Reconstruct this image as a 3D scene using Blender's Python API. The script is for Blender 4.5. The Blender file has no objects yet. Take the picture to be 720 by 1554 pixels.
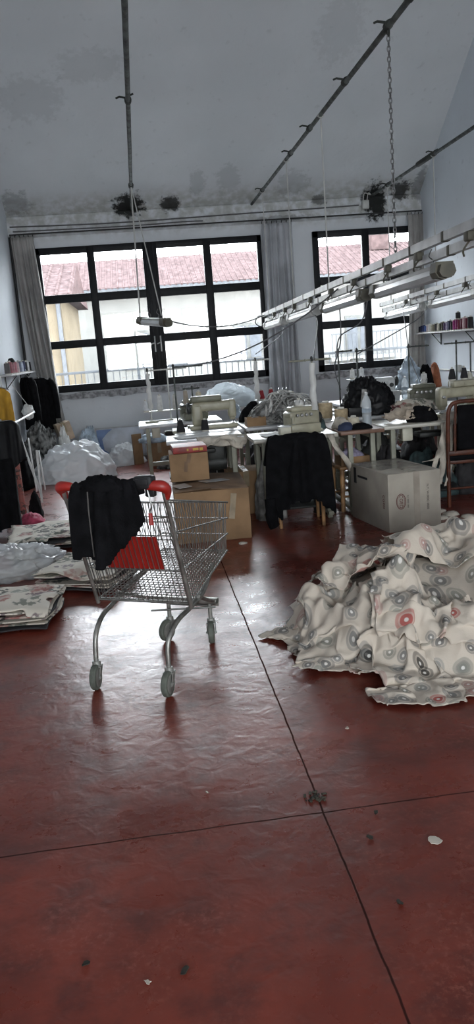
import bpy, bmesh, math, random
import numpy as np
from mathutils import Vector, Matrix, Euler, noise
from math import radians as RAD, sin, cos, pi

SC = bpy.context.scene
COL = SC.collection
random.seed(7)
V = Vector

# ------------------------------------------------------------------ materials
def new_mat(name):
    m = bpy.data.materials.new(name)
    m.use_nodes = True
    nt = m.node_tree
    nt.nodes.clear()
    out = nt.nodes.new('ShaderNodeOutputMaterial')
    return m, nt, out

def N(nt, kind, **kw):
    n = nt.nodes.new(kind)
    for k, v in kw.items():
        if k.startswith('i_'):
            n.inputs[k[2:].replace('_', ' ')].default_value = v
        else:
            setattr(n, k, v)
    return n

def mixc(nt, fac, a, b, mode='MIX'):
    n = nt.nodes.new('ShaderNodeMix'); n.data_type = 'RGBA'; n.blend_type = mode
    for s, v in ((0, fac), (6, a), (7, b)):
        if hasattr(v, 'links') or hasattr(v, 'is_linked'):
            nt.links.new(v, n.inputs[s])
        else:
            n.inputs[s].default_value = v if s == 0 or len(v) == 4 else (*v, 1)
    return n.outputs[2]

def math_n(nt, op, a, b=None, c=None, clamp=False):
    n = nt.nodes.new('ShaderNodeMath'); n.operation = op; n.use_clamp = clamp
    for i, v in enumerate((a, b, c)):
        if v is None: continue
        if hasattr(v, 'is_linked'): nt.links.new(v, n.inputs[i])
        else: n.inputs[i].default_value = v
    return n.outputs[0]

def smooth(nt, val, lo, hi):
    n = nt.nodes.new('ShaderNodeMapRange'); n.interpolation_type = 'SMOOTHSTEP'
    nt.links.new(val, n.inputs[0]); n.inputs[1].default_value = lo; n.inputs[2].default_value = hi
    return n.outputs[0]

def mat(name, col, rough=.6, metal=0., var=.12, scale=6., bump=0., bscale=60., spec=.5, trans=0., coat=0.):
    """principled surface with gentle procedural variation"""
    m, nt, out = new_mat(name)
    p = nt.nodes.new('ShaderNodeBsdfPrincipled')
    tc = nt.nodes.new('ShaderNodeTexCoord')
    nz = N(nt, 'ShaderNodeTexNoise'); nz.inputs['Scale'].default_value = scale; nz.inputs['Detail'].default_value = 5
    nt.links.new(tc.outputs['Object'], nz.inputs['Vector'])
    c = tuple(col)
    dark = tuple(max(0, x * (1 - var * 1.6)) for x in c); lite = tuple(min(1, x * (1 + var)) for x in c)
    f = smooth(nt, nz.outputs['Fac'], .3, .7)
    nt.links.new(mixc(nt, f, dark, lite), p.inputs['Base Color'])
    p.inputs['Roughness'].default_value = rough; p.inputs['Metallic'].default_value = metal
    p.inputs['Specular IOR Level'].default_value = spec
    if coat: p.inputs['Coat Weight'].default_value = coat
    if bump:
        b2 = N(nt, 'ShaderNodeTexNoise'); b2.inputs['Scale'].default_value = bscale; b2.inputs['Detail'].default_value = 4
        nt.links.new(tc.outputs['Object'], b2.inputs['Vector'])
        bp = nt.nodes.new('ShaderNodeBump'); bp.inputs['Strength'].default_value = bump; bp.inputs['Distance'].default_value = .01
        nt.links.new(b2.outputs['Fac'], bp.inputs['Height']); nt.links.new(bp.outputs[0], p.inputs['Normal'])
    if trans:
        tr = nt.nodes.new('ShaderNodeBsdfTranslucent'); tr.inputs[0].default_value = (*c, 1)
        mx = nt.nodes.new('ShaderNodeMixShader'); mx.inputs[0].default_value = trans
        nt.links.new(p.outputs[0], mx.inputs[1]); nt.links.new(tr.outputs[0], mx.inputs[2]); nt.links.new(mx.outputs[0], out.inputs[0])
    else:
        nt.links.new(p.outputs[0], out.inputs[0])
    return m

def glass_mat(name, tint=(1, 1, 1), refl=.05, rough=.02):
    m, nt, out = new_mat(name)
    t = nt.nodes.new('ShaderNodeBsdfTransparent'); t.inputs[0].default_value = (*tint, 1)
    g = nt.nodes.new('ShaderNodeBsdfGlossy'); g.inputs['Roughness'].default_value = rough
    fr = nt.nodes.new('ShaderNodeFresnel'); fr.inputs[0].default_value = 1.45
    fac = math_n(nt, 'MULTIPLY_ADD', fr.outputs[0], .8, refl, clamp=True)
    mx = nt.nodes.new('ShaderNodeMixShader')
    nt.links.new(fac, mx.inputs[0]); nt.links.new(t.outputs[0], mx.inputs[1]); nt.links.new(g.outputs[0], mx.inputs[2])
    nt.links.new(mx.outputs[0], out.inputs[0])
    return m

def film_mat(name, col, alpha=.75, rough=.25):
    """thin plastic film: part see-through, part milky and glossy"""
    m, nt, out = new_mat(name)
    p = nt.nodes.new('ShaderNodeBsdfPrincipled'); p.inputs['Base Color'].default_value = (*col, 1); p.inputs['Roughness'].default_value = rough
    tl = nt.nodes.new('ShaderNodeBsdfTranslucent'); tl.inputs[0].default_value = (*col, 1)
    tr = nt.nodes.new('ShaderNodeBsdfTransparent')
    a = nt.nodes.new('ShaderNodeMixShader'); a.inputs[0].default_value = .35
    nt.links.new(p.outputs[0], a.inputs[1]); nt.links.new(tl.outputs[0], a.inputs[2])
    b = nt.nodes.new('ShaderNodeMixShader'); b.inputs[0].default_value = alpha
    nt.links.new(tr.outputs[0], b.inputs[1]); nt.links.new(a.outputs[0], b.inputs[2])
    nt.links.new(b.outputs[0], out.inputs[0])
    return m

# ------------------------------------------------------------------ mesh builder
class MB:
    def __init__(s):
        s.bm = bmesh.new()
    def _merge(s, t, M=None, mi=0):
        if M is not None: bmesh.ops.transform(t, matrix=M, verts=t.verts)
        for f in t.faces: f.material_index = mi
        me = bpy.data.meshes.new('tmp'); t.to_mesh(me); t.free(); s.bm.from_mesh(me); bpy.data.meshes.remove(me)
    def box(s, c, d, rot=(0, 0, 0), bev=0., mi=0, seg=2):
        t = bmesh.new(); bmesh.ops.create_cube(t, size=1)
        bmesh.ops.scale(t, vec=d, verts=t.verts)
        if bev: bmesh.ops.bevel(t, geom=t.edges[:], offset=min(bev, .45 * min(d)), segments=seg, affect='EDGES', profile=.5)
        s._merge(t, Matrix.Translation(c) @ Euler(rot).to_matrix().to_4x4(), mi); return s
    def tube(s, pts, r, seg=8, closed=False, mi=0, cap=True):
        pts = [V(p) for p in pts]; n = len(pts)
        rs = r if isinstance(r, (list, tuple)) else [r] * n
        t = bmesh.new(); rings = []
        up = None
        for i, p in enumerate(pts):
            if closed: d = (pts[(i + 1) % n] - pts[i - 1])
            else: d = pts[min(i + 1, n - 1)] - pts[max(i - 1, 0)]
            if d.length < 1e-9: d = V((0, 0, 1))
            d.normalize()
            if up is None:
                up = V((0, 0, 1)) if abs(d.z) < .9 else V((1, 0, 0))
            a = d.cross(up)
            if a.length < 1e-6: a = d.cross(V((0, 1, .01)))
            a.normalize(); b = a.cross(d).normalized(); up = b
            rings.append([t.verts.new(p + rs[i] * (cos(2 * pi * k / seg) * a + sin(2 * pi * k / seg) * b)) for k in range(seg)])
        m = n if closed else n - 1
        for i in range(m):
            A, B = rings[i], rings[(i + 1) % n]
            for k in range(seg):
                t.faces.new((A[k], A[(k + 1) % seg], B[(k + 1) % seg], B[k]))
        if cap and not closed:
            t.faces.new(rings[0][::-1]); t.faces.new(rings[-1])
        bmesh.ops.recalc_face_normals(t, faces=t.faces)
        s._merge(t, None, mi); return s
    def lathe(s, prof, M=None, seg=16, mi=0):
        """profile [(r,z)...] turned about z, then moved by M"""
        t = bmesh.new(); rings = []
        for r, z in prof:
            if r < 1e-6: rings.append([t.verts.new((0, 0, z))])
            else: rings.append([t.verts.new((r * cos(2 * pi * k / seg), r * sin(2 * pi * k / seg), z)) for k in range(seg)])
        for A, B in zip(rings, rings[1:]):
            for k in range(seg):
                k2 = (k + 1) % seg
                if len(A) == 1 and len(B) == 1: continue
                if len(A) == 1: t.faces.new((A[0], B[k], B[k2]))
                elif len(B) == 1: t.faces.new((A[k], A[k2], B[0]))
                else: t.faces.new((A[k], A[k2], B[k2], B[k]))
        if len(rings[0]) > 1: t.faces.new(rings[0][::-1])
        if len(rings[-1]) > 1: t.faces.new(rings[-1])
        bmesh.ops.recalc_face_normals(t, faces=t.faces)
        if M is not None and not isinstance(M, Matrix): M = Matrix.Translation(M)
        s._merge(t, M, mi); return s
    def poly(s, pts, mi=0):
        vs = [s.bm.verts.new(p) for p in pts]; f = s.bm.faces.new(vs); f.material_index = mi; return s
    def prism(s, pts, vec, mi=0):
        """closed polygon pushed along vec"""
        t = bmesh.new(); a = [t.verts.new(p) for p in pts]; b = [t.verts.new(V(p) + V(vec)) for p in pts]; n = len(a)
        t.faces.new(a[::-1]); t.faces.new(b)
        for i in range(n): t.faces.new((a[i], a[(i + 1) % n], b[(i + 1) % n], b[i]))
        bmesh.ops.recalc_face_normals(t, faces=t.faces)
        s._merge(t, None, mi); return s
    def build(s, name, m, parent=None, smooth=True, loc=None, rot=None, angle=38):
        me = bpy.data.meshes.new(name); s.bm.to_mesh(me); s.bm.free()
        ob = bpy.data.objects.new(name, me); COL.objects.link(ob)
        for x in (m if isinstance(m, (list, tuple)) else [m]): me.materials.append(x)
        if smooth and len(me.polygons):
            me.shade_smooth(); me.set_sharp_from_angle(angle=RAD(angle))
        if parent is not None: ob.parent = parent
        if loc is not None: ob.location = loc
        if rot is not None: ob.rotation_euler = rot
        return ob

def tag(o, label, cat, group=None, kind=None):
    o['label'] = label; o['category'] = cat
    if group: o['group'] = group
    if kind: o['kind'] = kind
    return o

def thing(name, label, cat, loc=(0, 0, 0), rz=0., group=None, rot=None):
    o = bpy.data.objects.new(name, None); COL.objects.link(o)
    o.empty_display_size = .1
    o.location = loc; o.rotation_euler = rot if rot else (0, 0, rz)
    return tag(o, label, cat, group)

def struct(o):
    o['kind'] = 'structure'; return o

def dup(root, loc, rz=None, label=None, group=None, mats=None, scale=None):
    c = root.copy(); COL.objects.link(c); c.location = loc
    if rz is not None: c.rotation_euler = (0, 0, rz)
    if label: c['label'] = label
    if group: c['group'] = group
    if scale: c.scale = (scale,) * 3 if not isinstance(scale, (tuple, list)) else scale
    for ch in list(root.children):
        d = ch.copy(); COL.objects.link(d); d.parent = c
        for g in list(ch.children):
            e = g.copy(); COL.objects.link(e); e.parent = d
    return c

def catmull(pts, n=8):
    pts = [V(p) for p in pts]; out = []
    P = [pts[0]] + pts + [pts[-1]]
    for i in range(1, len(P) - 2):
        for k in range(n):
            t = k / n; a, b, c, d = P[i - 1], P[i], P[i + 1], P[i + 2]
            out.append(.5 * ((2 * b) + (-a + c) * t + (2 * a - 5 * b + 4 * c - d) * t * t + (-a + 3 * b - 3 * c + d) * t ** 3))
    out.append(pts[-1]); return out

def sag(a, b, drop, n=14):
    a, b = V(a), V(b)
    return [a.lerp(b, i / n) - V((0, 0, drop * 4 * (i / n) * (1 - i / n))) for i in range(n + 1)]

# ------------------------------------------------------------------ cloth: small position-based solver
def pbd(P, rest, steps, iters=8, pin=None, coll=None, bend=.12, damp=.985, fric=.6, dt=1 / 50, shear=.6, g=-9.8):
    P = P.copy(); Vv = np.zeros_like(P); w = np.ones(P.shape[:2])
    if pin is not None: w[pin] = 0
    batches = []
    def addb(A, B, k):
        L = np.linalg.norm(rest[A] - rest[B], axis=-1); wa, wb = w[A], w[B]; sm = wa + wb; sm[sm == 0] = 1
        batches.append((A, B, L, k * wa / sm, k * wb / sm))
    S = slice
    for st in (0, 1):
        n, m = P.shape[:2]
        q = (m - st) // 2; addb((S(None), S(st, st + 2 * q, 2)), (S(None), S(st + 1, st + 2 * q, 2)), 1.)
        q = (n - st) // 2; addb((S(st, st + 2 * q, 2), S(None)), (S(st + 1, st + 2 * q, 2), S(None)), 1.)
        q = (n - st) // 2
        addb((S(st, st + 2 * q, 2), S(0, m - 1)), (S(st + 1, st + 2 * q, 2), S(1, m)), shear)
        addb((S(st, st + 2 * q, 2), S(1, m)), (S(st + 1, st + 2 * q, 2), S(0, m - 1)), shear)
    for st in (0, 1, 2, 3):
        n, m = P.shape[:2]
        q = (m - st + 1) // 4; e = st + 4 * q
        if q: addb((S(None), S(st, e - 2 if e - 2 <= m else m, 4)), (S(None), S(st + 2, min(e, m), 4)), bend)
        q = (n - st + 1) // 4; e = st + 4 * q
        if q: addb((S(st, e - 2 if e - 2 <= n else n, 4), S(None)), (S(st + 2, min(e, n), 4), S(None)), bend)
    ok = []
    for A, B, L, ka, kb in batches:
        if P[A].shape == P[B].shape and P[A].size: ok.append((A, B, L, ka, kb))
    free = (w > 0)[..., None]
    for _ in range(steps):
        Q = P + Vv * dt * free
        Q[..., 2] += g * dt * dt * free[..., 0]
        for _i in range(iters):
            for A, B, L, ka, kb in ok:
                d = Q[B] - Q[A]; l = np.sqrt((d * d).sum(-1)) + 1e-9
                c = ((l - L) / l)[..., None] * d
                Q[A] += c * ka[..., None]; Q[B] -= c * kb[..., None]
        if coll is not None: Q = coll(Q, P, fric)
        if pin is not None: Q[pin] = P[pin]
        Vv = (Q - P) / dt * damp
        sp = np.linalg.norm(Vv, axis=-1, keepdims=True); Vv *= np.minimum(1, 3. / (sp + 1e-9))
        P = Q
    return P

def hcoll(H, off=.006):
    def f(Q, P, fric):
        h = H(Q[..., 0], Q[..., 1]) + off
        hit = Q[..., 2] < h
        Q[..., 2] = np.where(hit, h, Q[..., 2])
        for k in (0, 1):
            Q[..., k] = np.where(hit, Q[..., k] + (P[..., k] - Q[..., k]) * fric, Q[..., k])
        return Q
    return f

def grid_obj(name, P, rest, m, parent=None, mask=None, thick=.003, sub=1, uvs=1., uvo=(0, 0)):
    n, k = P.shape[:2]
    bm = bmesh.new(); uv = bm.loops.layers.uv.new('UVMap')
    vs = [[bm.verts.new(P[i, j]) for j in range(k)] for i in range(n)]
    for i in range(n - 1):
        for j in range(k - 1):
            if mask is not None and not mask[i, j]: continue
            f = bm.faces.new((vs[i][j], vs[i + 1][j], vs[i + 1][j + 1], vs[i][j + 1])); f.smooth = True
            for lp, (a, b) in zip(f.loops, ((i, j), (i + 1, j), (i + 1, j + 1), (i, j + 1))):
                lp[uv].uv = (rest[a, b, 0] * uvs + uvo[0], rest[a, b, 1] * uvs + uvo[1])
    bmesh.ops.delete(bm, geom=[v for v in bm.verts if not v.link_faces], context='VERTS')
    me = bpy.data.meshes.new(name); bm.to_mesh(me); bm.free(); me.materials.append(m)
    o = bpy.data.objects.new(name, me); COL.objects.link(o)
    if parent is not None: o.parent = parent
    if sub: 
        s = o.modifiers.new('sub', 'SUBSURF'); s.levels = sub; s.render_levels = sub
    if thick:
        s = o.modifiers.new('solid', 'SOLIDIFY'); s.thickness = thick; s.offset = 1
    return o

def rest_grid(sx, sy, d):
    n, m = int(sx / d) + 1, int(sy / d) + 1
    u, v = np.meshgrid(np.linspace(-sx / 2, sx / 2, n), np.linspace(-sy / 2, sy / 2, m), indexing='ij')
    return np.stack([u, v, np.zeros_like(u)], -1)

def wavy(R, seed, amp, fr=(4, 22)):
    """smooth random height for the first state of a sheet"""
    rg = np.random.RandomState(seed); z = np.zeros(R.shape[:2])
    for _ in range(9):
        a = rg.uniform(0, 2 * pi); f = rg.uniform(*fr); ph = rg.uniform(0, 6.3)
        z += np.sin((R[..., 0] * cos(a) + R[..., 1] * sin(a)) * f + ph) * amp / 3
    return z + rg.randn(*z.shape) * amp * .05

def creases(R, seed, amp, fr=(5, 16), n=7):
    """sharp warped ridges, like pressed folds"""
    rg = np.random.RandomState(seed); z = np.zeros(R.shape[:2]); x, y = R[..., 0], R[..., 1]
    for _ in range(n):
        a = rg.uniform(0, 2 * pi); f = rg.uniform(*fr); u = x * cos(a) + y * sin(a); v = -x * sin(a) + y * cos(a)
        w_ = f * u + 1.3 * np.sin(v * f * .45 + rg.uniform(0, 6)) + .6 * np.sin(v * f * 1.1 + rg.uniform(0, 6))
        m_ = .5 + .5 * np.sin(v * f * .33 + rg.uniform(0, 6))
        z = z + m_ * (1 - np.abs(np.sin(w_ + rg.uniform(0, 6)))) ** 2
    return amp * z / n * 2.2

def ragged(R, seed, edge=.1):
    """outline of a cut cloth: True for faces that stay"""
    rg = np.random.RandomState(seed); c = (R[:-1, :-1] + R[1:, 1:]) / 2
    sx, sy = R[..., 0].max(), R[..., 1].max()
    ang = np.arctan2(c[..., 1] / sy, c[..., 0] / sx)
    r = np.maximum(abs(c[..., 0]) / sx, abs(c[..., 1]) / sy)
    lim = np.ones_like(r)
    for k in range(2, 9): lim -= edge * abs(np.sin(ang * k / 2 + rg.uniform(0, 6))) / 3
    return r < lim

def drop_sheet(name, m, center, size, rot, H, squeeze=.8, d=.03, seed=1, drop=.06, steps=110, label=None, cat='fabric', group=None,
               edge=.12, bend=.12, amp=.03, parent=None, thick=.003, iters=8, uvs=1., sub=1, mask=True, fric=.6, fr=(4, 22), damp=.985, crease=0.):
    R = rest_grid(size[0], size[1], d)
    P = R.copy(); P[..., :2] *= squeeze
    c, s = cos(rot), sin(rot)
    x = P[..., 0] * c - P[..., 1] * s + center[0]; y = P[..., 0] * s + P[..., 1] * c + center[1]
    z = H(x, y) 
    zz = z.copy()
    for _ in range(3):
        zz[1:-1, 1:-1] = np.maximum(zz[1:-1, 1:-1], (zz[:-2, 1:-1] + zz[2:, 1:-1] + zz[1:-1, :-2] + zz[1:-1, 2:]) / 4)
    P = np.stack([x, y, zz + drop + wavy(R, seed, amp, fr)], -1)
    P = pbd(P, R, steps, iters, coll=hcoll(H), bend=bend, fric=fric, damp=damp)
    if crease:
        hh = np.clip((P[..., 2] - .01) * 6, .25, 1); P[..., 2] += (creases(R, seed + 9, crease) + creases(R, seed + 19, crease * .32, (15, 34), 8)) * hh
    c0 = V(P.reshape(-1, 3).mean(0)); c0.z = float(P[..., 2].min())
    o = grid_obj(name, P - np.array(c0), R, m, parent, ragged(R, seed + 5, edge) if mask else None, thick, sub, uvs, (seed * 1.37, seed * .71))
    o.location = c0
    if label: tag(o, label, cat, group)
    return o, P

def lump(rx, ry, h, seed, nu=40, nv=18, rough=.25, freq=4., ridge=.6, square=1., full=False):
    """crumpled dome: a bundle of cloth or a filled bag resting on a flat base"""
    bm = bmesh.new(); rows = []; so = V((seed * 3.1, seed * 1.7, seed * .9))
    uv = bm.loops.layers.uv.new('UVMap')
    for j in range(nv + 1):
        t = j / nv; ph = t * pi / 2 if not full else (t - .5) * pi * .98
        row = []
        for i in range(nu):
            a = 2 * pi * i / nu
            d = V((cos(a) * cos(ph), sin(a) * cos(ph), sin(ph)))
            q = d * freq + so
            r1 = 1 - abs(noise.noise(q)) * 2
            r2 = 1 - abs(noise.noise(q * 2.3 + V((5, 1, 2)))) * 2
            if ridge > 1:      # plastic film: flat facets between raised creases
                v1, v2 = noise.voronoi(q * .55)[0][:2]; w1_, w2_ = noise.voronoi(q * 1.25 + V((3, 1, 2)))[0][:2]
                k = 1 + rough * (.55 * max(0, 1 - (v2 - v1) * 3.2) + .3 * max(0, 1 - (w2_ - w1_) * 3) + .5 * noise.noise(q * .35) + .12 * r1 - .25)
            else: k = 1 + rough * (ridge * (r1 * .6 + r2 * .35) + (1 - ridge) * noise.noise(q * .6) * 1.2 - .3)
            k *= 1 + .1 * noise.noise(d * 1.5 + so)
            p = V((d.x * rx * k, d.y * ry * k, (max(0, d.z ** square * h * k) if not full else d.z * h * k)))
            if j == 0 and not full: p.z = 0
            row.append(bm.verts.new(p))
            if j == nv: row = [row[0]] ; break
        rows.append(row)
    for A, B in zip(rows, rows[1:]):
        for i in range(nu):
            i2 = (i + 1) % nu
            f = bm.faces.new((A[i], A[i2], B[0])) if len(B) == 1 else bm.faces.new((A[i], A[i2], B[i2], B[i]))
            f.smooth = True
            for lp in f.loops: lp[uv].uv = (lp.vert.co.x + lp.vert.co.z * .5, lp.vert.co.y + lp.vert.co.z * .7)
    bm.faces.new(rows[0][::-1])
    return bm

def lump_obj(name, m, loc, rx, ry, h, seed, parent=None, rz=0, sub=0, **kw):
    bm = lump(rx, ry, h, seed, **kw)
    me = bpy.data.meshes.new(name); bm.to_mesh(me); bm.free(); me.materials.append(m)
    o = bpy.data.objects.new(name, me); COL.objects.link(o); o.location = loc; o.rotation_euler.z = rz
    if parent is not None: o.parent = parent
    if sub:
        s = o.modifiers.new('sub', 'SUBSURF'); s.levels = sub; s.render_levels = sub
    return o
SKY_STRENGTH = 23; EXPOSURE = 0.45
# ------------------------------------------------------------------ surfaces of the room
def plaster(name, col, stains=(), grime=True):
    m, nt, out = new_mat(name)
    p = nt.nodes.new('ShaderNodeBsdfPrincipled'); p.inputs['Roughness'].default_value = .85; p.inputs['Specular IOR Level'].default_value = .25
    tc = nt.nodes.new('ShaderNodeTexCoord'); ob = tc.outputs['Object']
    sep = nt.nodes.new('ShaderNodeSeparateXYZ'); nt.links.new(ob, sep.inputs[0])
    big = N(nt, 'ShaderNodeTexNoise'); big.inputs['Scale'].default_value = .9; big.inputs['Detail'].default_value = 6; nt.links.new(ob, big.inputs[0])
    fine = N(nt, 'ShaderNodeTexNoise'); fine.inputs['Scale'].default_value = 9; fine.inputs['Detail'].default_value = 8; nt.links.new(ob, fine.inputs[0])
    c = mixc(nt, smooth(nt, big.outputs[0], .3, .75), tuple(x * .9 for x in col), col)
    c = mixc(nt, smooth(nt, fine.outputs[0], .62, .8), c, tuple(x * .78 for x in col))
    if grime:
        # old dirt along the band above the windows
        band = math_n(nt, 'MULTIPLY', smooth(nt, sep.outputs[2], 3.3, 3.55), math_n(nt, 'SUBTRACT', 1., smooth(nt, sep.outputs[2], 3.8, 4.05)))
        gf = math_n(nt, 'MULTIPLY', math_n(nt, 'MULTIPLY', band, smooth(nt, fine.outputs[0], .3, .65)), .55)
        c = mixc(nt, gf, c, (.23, .22, .17))
    for x0, z0, sx, sz, k in stains:
        dx = math_n(nt, 'DIVIDE', math_n(nt, 'SUBTRACT', sep.outputs[0], x0), sx)
        dz = math_n(nt, 'DIVIDE', math_n(nt, 'SUBTRACT', sep.outputs[2], z0), sz)
        d = math_n(nt, 'SQRT', math_n(nt, 'ADD', math_n(nt, 'MULTIPLY', dx, dx), math_n(nt, 'MULTIPLY', dz, dz)))
        nz = N(nt, 'ShaderNodeTexNoise'); nz.inputs['Scale'].default_value = 11; nz.inputs['Detail'].default_value = 7; nz.inputs['Roughness'].default_value = .7
        nt.links.new(ob, nz.inputs[0])
        d2 = math_n(nt, 'MULTIPLY_ADD', nz.outputs[0], 2.2, math_n(nt, 'SUBTRACT', d, 1.1))
        f = math_n(nt, 'MULTIPLY', math_n(nt, 'SUBTRACT', 1., smooth(nt, d2, .6, 1.05)), k)
        c = mixc(nt, f, c, (.012, .013, .012))
    nt.links.new(c, p.inputs['Base Color'])
    bp = nt.nodes.new('ShaderNodeBump'); bp.inputs['Strength'].default_value = .25; bp.inputs['Distance'].default_value = .02
    nt.links.new(fine.outputs[0], bp.inputs['Height']); nt.links.new(bp.outputs[0], p.inputs['Normal'])
    nt.links.new(p.outputs[0], out.inputs[0])
    return m

STAINS = [(.10, 3.80, .26, .17, .97), (.72, 3.79, .17, .12, .9), (3.92, 3.66, .22, .30, .98), (4.33, 3.80, .17, .16, .88),
          (3.05, 3.74, .16, .07, .6), (1.15, 4.02, .14, .16, .2), (1.6, 4.05, .2, .18, .18), (2.6, 3.95, .3, .16, .2), (-1.55, 3.9, .25, .15, .35),
          (-.25, 5.15, .5, .16, .12), (-1.05, 4.9, .5, .22, .13), (2.9, 5.35, .35, .3, .12), (4.62, 3.85, .12, .25, .5), (2.45, 3.5, .5, .05, .4)]
M_WALL = plaster('plaster_white', (.62, .645, .67), STAINS)
M_CEIL = plaster('plaster_ceiling', (.56, .585, .60), STAINS)
M_SIDE = plaster('plaster_side', (.64, .68, .72), (), False)

def floor_mat():
    m, nt, out = new_mat('red_painted_concrete')
    p = nt.nodes.new('ShaderNodeBsdfPrincipled')
    tc = nt.nodes.new('ShaderNodeTexCoord'); ob = tc.outputs['Object']
    sep = nt.nodes.new('ShaderNodeSeparateXYZ'); nt.links.new(ob, sep.inputs[0])
    def nz(sc, det=5, rough=.55, dist=0):
        n = N(nt, 'ShaderNodeTexNoise'); n.inputs['Scale'].default_value = sc; n.inputs['Detail'].default_value = det
        n.inputs['Roughness'].default_value = rough; n.inputs['Distortion'].default_value = dist; nt.links.new(ob, n.inputs[0]); return n.outputs[0]
    a, b, d = nz(.9, 6, .6, .4), nz(4.5, 8, .65), nz(45, 6, .7)
    c = mixc(nt, smooth(nt, a, .32, .7), (.115, .020, .012), (.225, .043, .026))
    c = mixc(nt, math_n(nt, 'MULTIPLY', smooth(nt, b, .42, .72), .75), c, (.060, .013, .010))
    c = mixc(nt, math_n(nt, 'MULTIPLY', math_n(nt, 'MULTIPLY', smooth(nt, d, .46, .7), smooth(nt, nz(1.9, 6, .6), .45, .65)), .6), c, (.30, .11, .08))
    # saw-cut joints
    wob = math_n(nt, 'MULTIPLY', math_n(nt, 'SUBTRACT', nz(7, 3), .5), .012)
    def line(v, at):
        e = math_n(nt, 'ABSOLUTE', math_n(nt, 'SUBTRACT', math_n(nt, 'ADD', v, wob), at))
        return math_n(nt, 'SUBTRACT', 1., smooth(nt, e, .0015, .0055))
    L = line(sep.outputs[0], .487)
    for v, at in ((sep.outputs[1], 2.482), (sep.outputs[1], -2.3), (sep.outputs[1], 7.3), (sep.outputs[1], 12.1)):
        L = math_n(nt, 'MAXIMUM', L, line(v, at))
    c = mixc(nt, math_n(nt, 'MULTIPLY', L, .85), c, (.014, .010, .009))
    nt.links.new(c, p.inputs['Base Color'])
    r = math_n(nt, 'MULTIPLY_ADD', smooth(nt, b, .3, .75), .11, .23)
    r = math_n(nt, 'MULTIPLY_ADD', smooth(nt, a, .3, .7), .06, r)
    r = math_n(nt, 'MULTIPLY_ADD', L, .6, r); nt.links.new(r, p.inputs['Roughness'])
    nt.links.new(math_n(nt, 'MULTIPLY_ADD', L, -.36, .38), p.inputs['Specular IOR Level'])
    h = math_n(nt, 'MULTIPLY_ADD', nz(34, 2), .18, nz(12, 2.5, .5, .6))
    bp = nt.nodes.new('ShaderNodeBump'); bp.inputs['Strength'].default_value = 1.; bp.inputs['Distance'].default_value = .0026
    nt.links.new(h, bp.inputs['Height']); nt.links.new(bp.outputs[0], p.inputs['Normal'])
    nt.links.new(p.outputs[0], out.inputs[0]); return m
M_FLOOR = floor_mat()

XL, XR, YN, YS = -1.74, 4.68, 13., -5.
T = .25
YRDG = 8.2
def zc(y): return 3.76 + .70 * (13 - y) if y >= YRDG else zc(YRDG) - .25 * (YRDG - y)
ZR, ZS = zc(YRDG), zc(YS)
WIN = [(-1.40, 2.085, 1.10, 3.275), (2.905, 4.60, 1.10, 3.275)]

struct(MB().box(((XL + XR) / 2, 4, -.1), (XR - XL + .6, 18.6, .2)).build('floor', M_FLOOR, smooth=False))
# far wall with two window openings
w = MB()
def pier(x0, x1, z0, z1, y=YN, t=T): w.box(((x0 + x1) / 2, y + t / 2, (z0 + z1) / 2), (x1 - x0, t, z1 - z0))
pier(XL - T, WIN[0][0], 0, 4.2); pier(WIN[0][1], WIN[1][0], 0, 4.2); pier(WIN[1][1], XR + T, 0, 4.2)
for a in WIN: pier(a[0], a[1], 0, a[2]); pier(a[0], a[1], a[3], 4.2)
struct(w.build('wall_north', M_WALL, smooth=False))
# rear wall, behind the viewer, with its own wide windows
SW = [(-1.2, 1.2, 1.0, 3.2), (1.8, 4.2, 1.0, 3.2)]
w = MB()
pier(XL - T, SW[0][0], 0, ZS + .3, YS - T); pier(SW[0][1], SW[1][0], 0, ZS + .3, YS - T); pier(SW[1][1], XR + T, 0, ZS + .3, YS - T)
for a in SW: pier(a[0], a[1], 0, a[2], YS - T); pier(a[0], a[1], a[3], ZS + .3, YS - T)
struct(w.build('wall_south', M_SIDE, smooth=False))
for nm, x, dx in (('wall_west', XL, -T), ('wall_east', XR, T)):
    prof = [(x, YS, 0), (x, YN, 0), (x, YN, zc(YN)), (x, YRDG, ZR), (x, YS, ZS)]
    struct(MB().prism(prof, (dx, 0, 0)).build(nm, M_SIDE, smooth=False))
# two roof slopes
def slope(y0, y1, x0, x1, mb):
    mb.prism([(x0, y0, zc(y0)), (x0, y1, zc(y1)), (x0, y1, zc(y1) + .2), (x0, y0, zc(y0) + .2)], (x1 - x0, 0, 0))
c1 = MB(); slope(YRDG, YN + T, XL - T, XR + T, c1)
struct(c1.build('ceiling', M_CEIL, smooth=False))
c2 = MB()
SKY = []
slope(YS - T, YRDG - .001, XL - T, XR + T, c2)
for y0, y1 in SKY:
    slope(y0, y1, XL - T, -.9, c2); slope(y0, y1, 3.9, XR + T, c2)
struct(c2.build('ceiling', M_CEIL, smooth=False))

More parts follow.
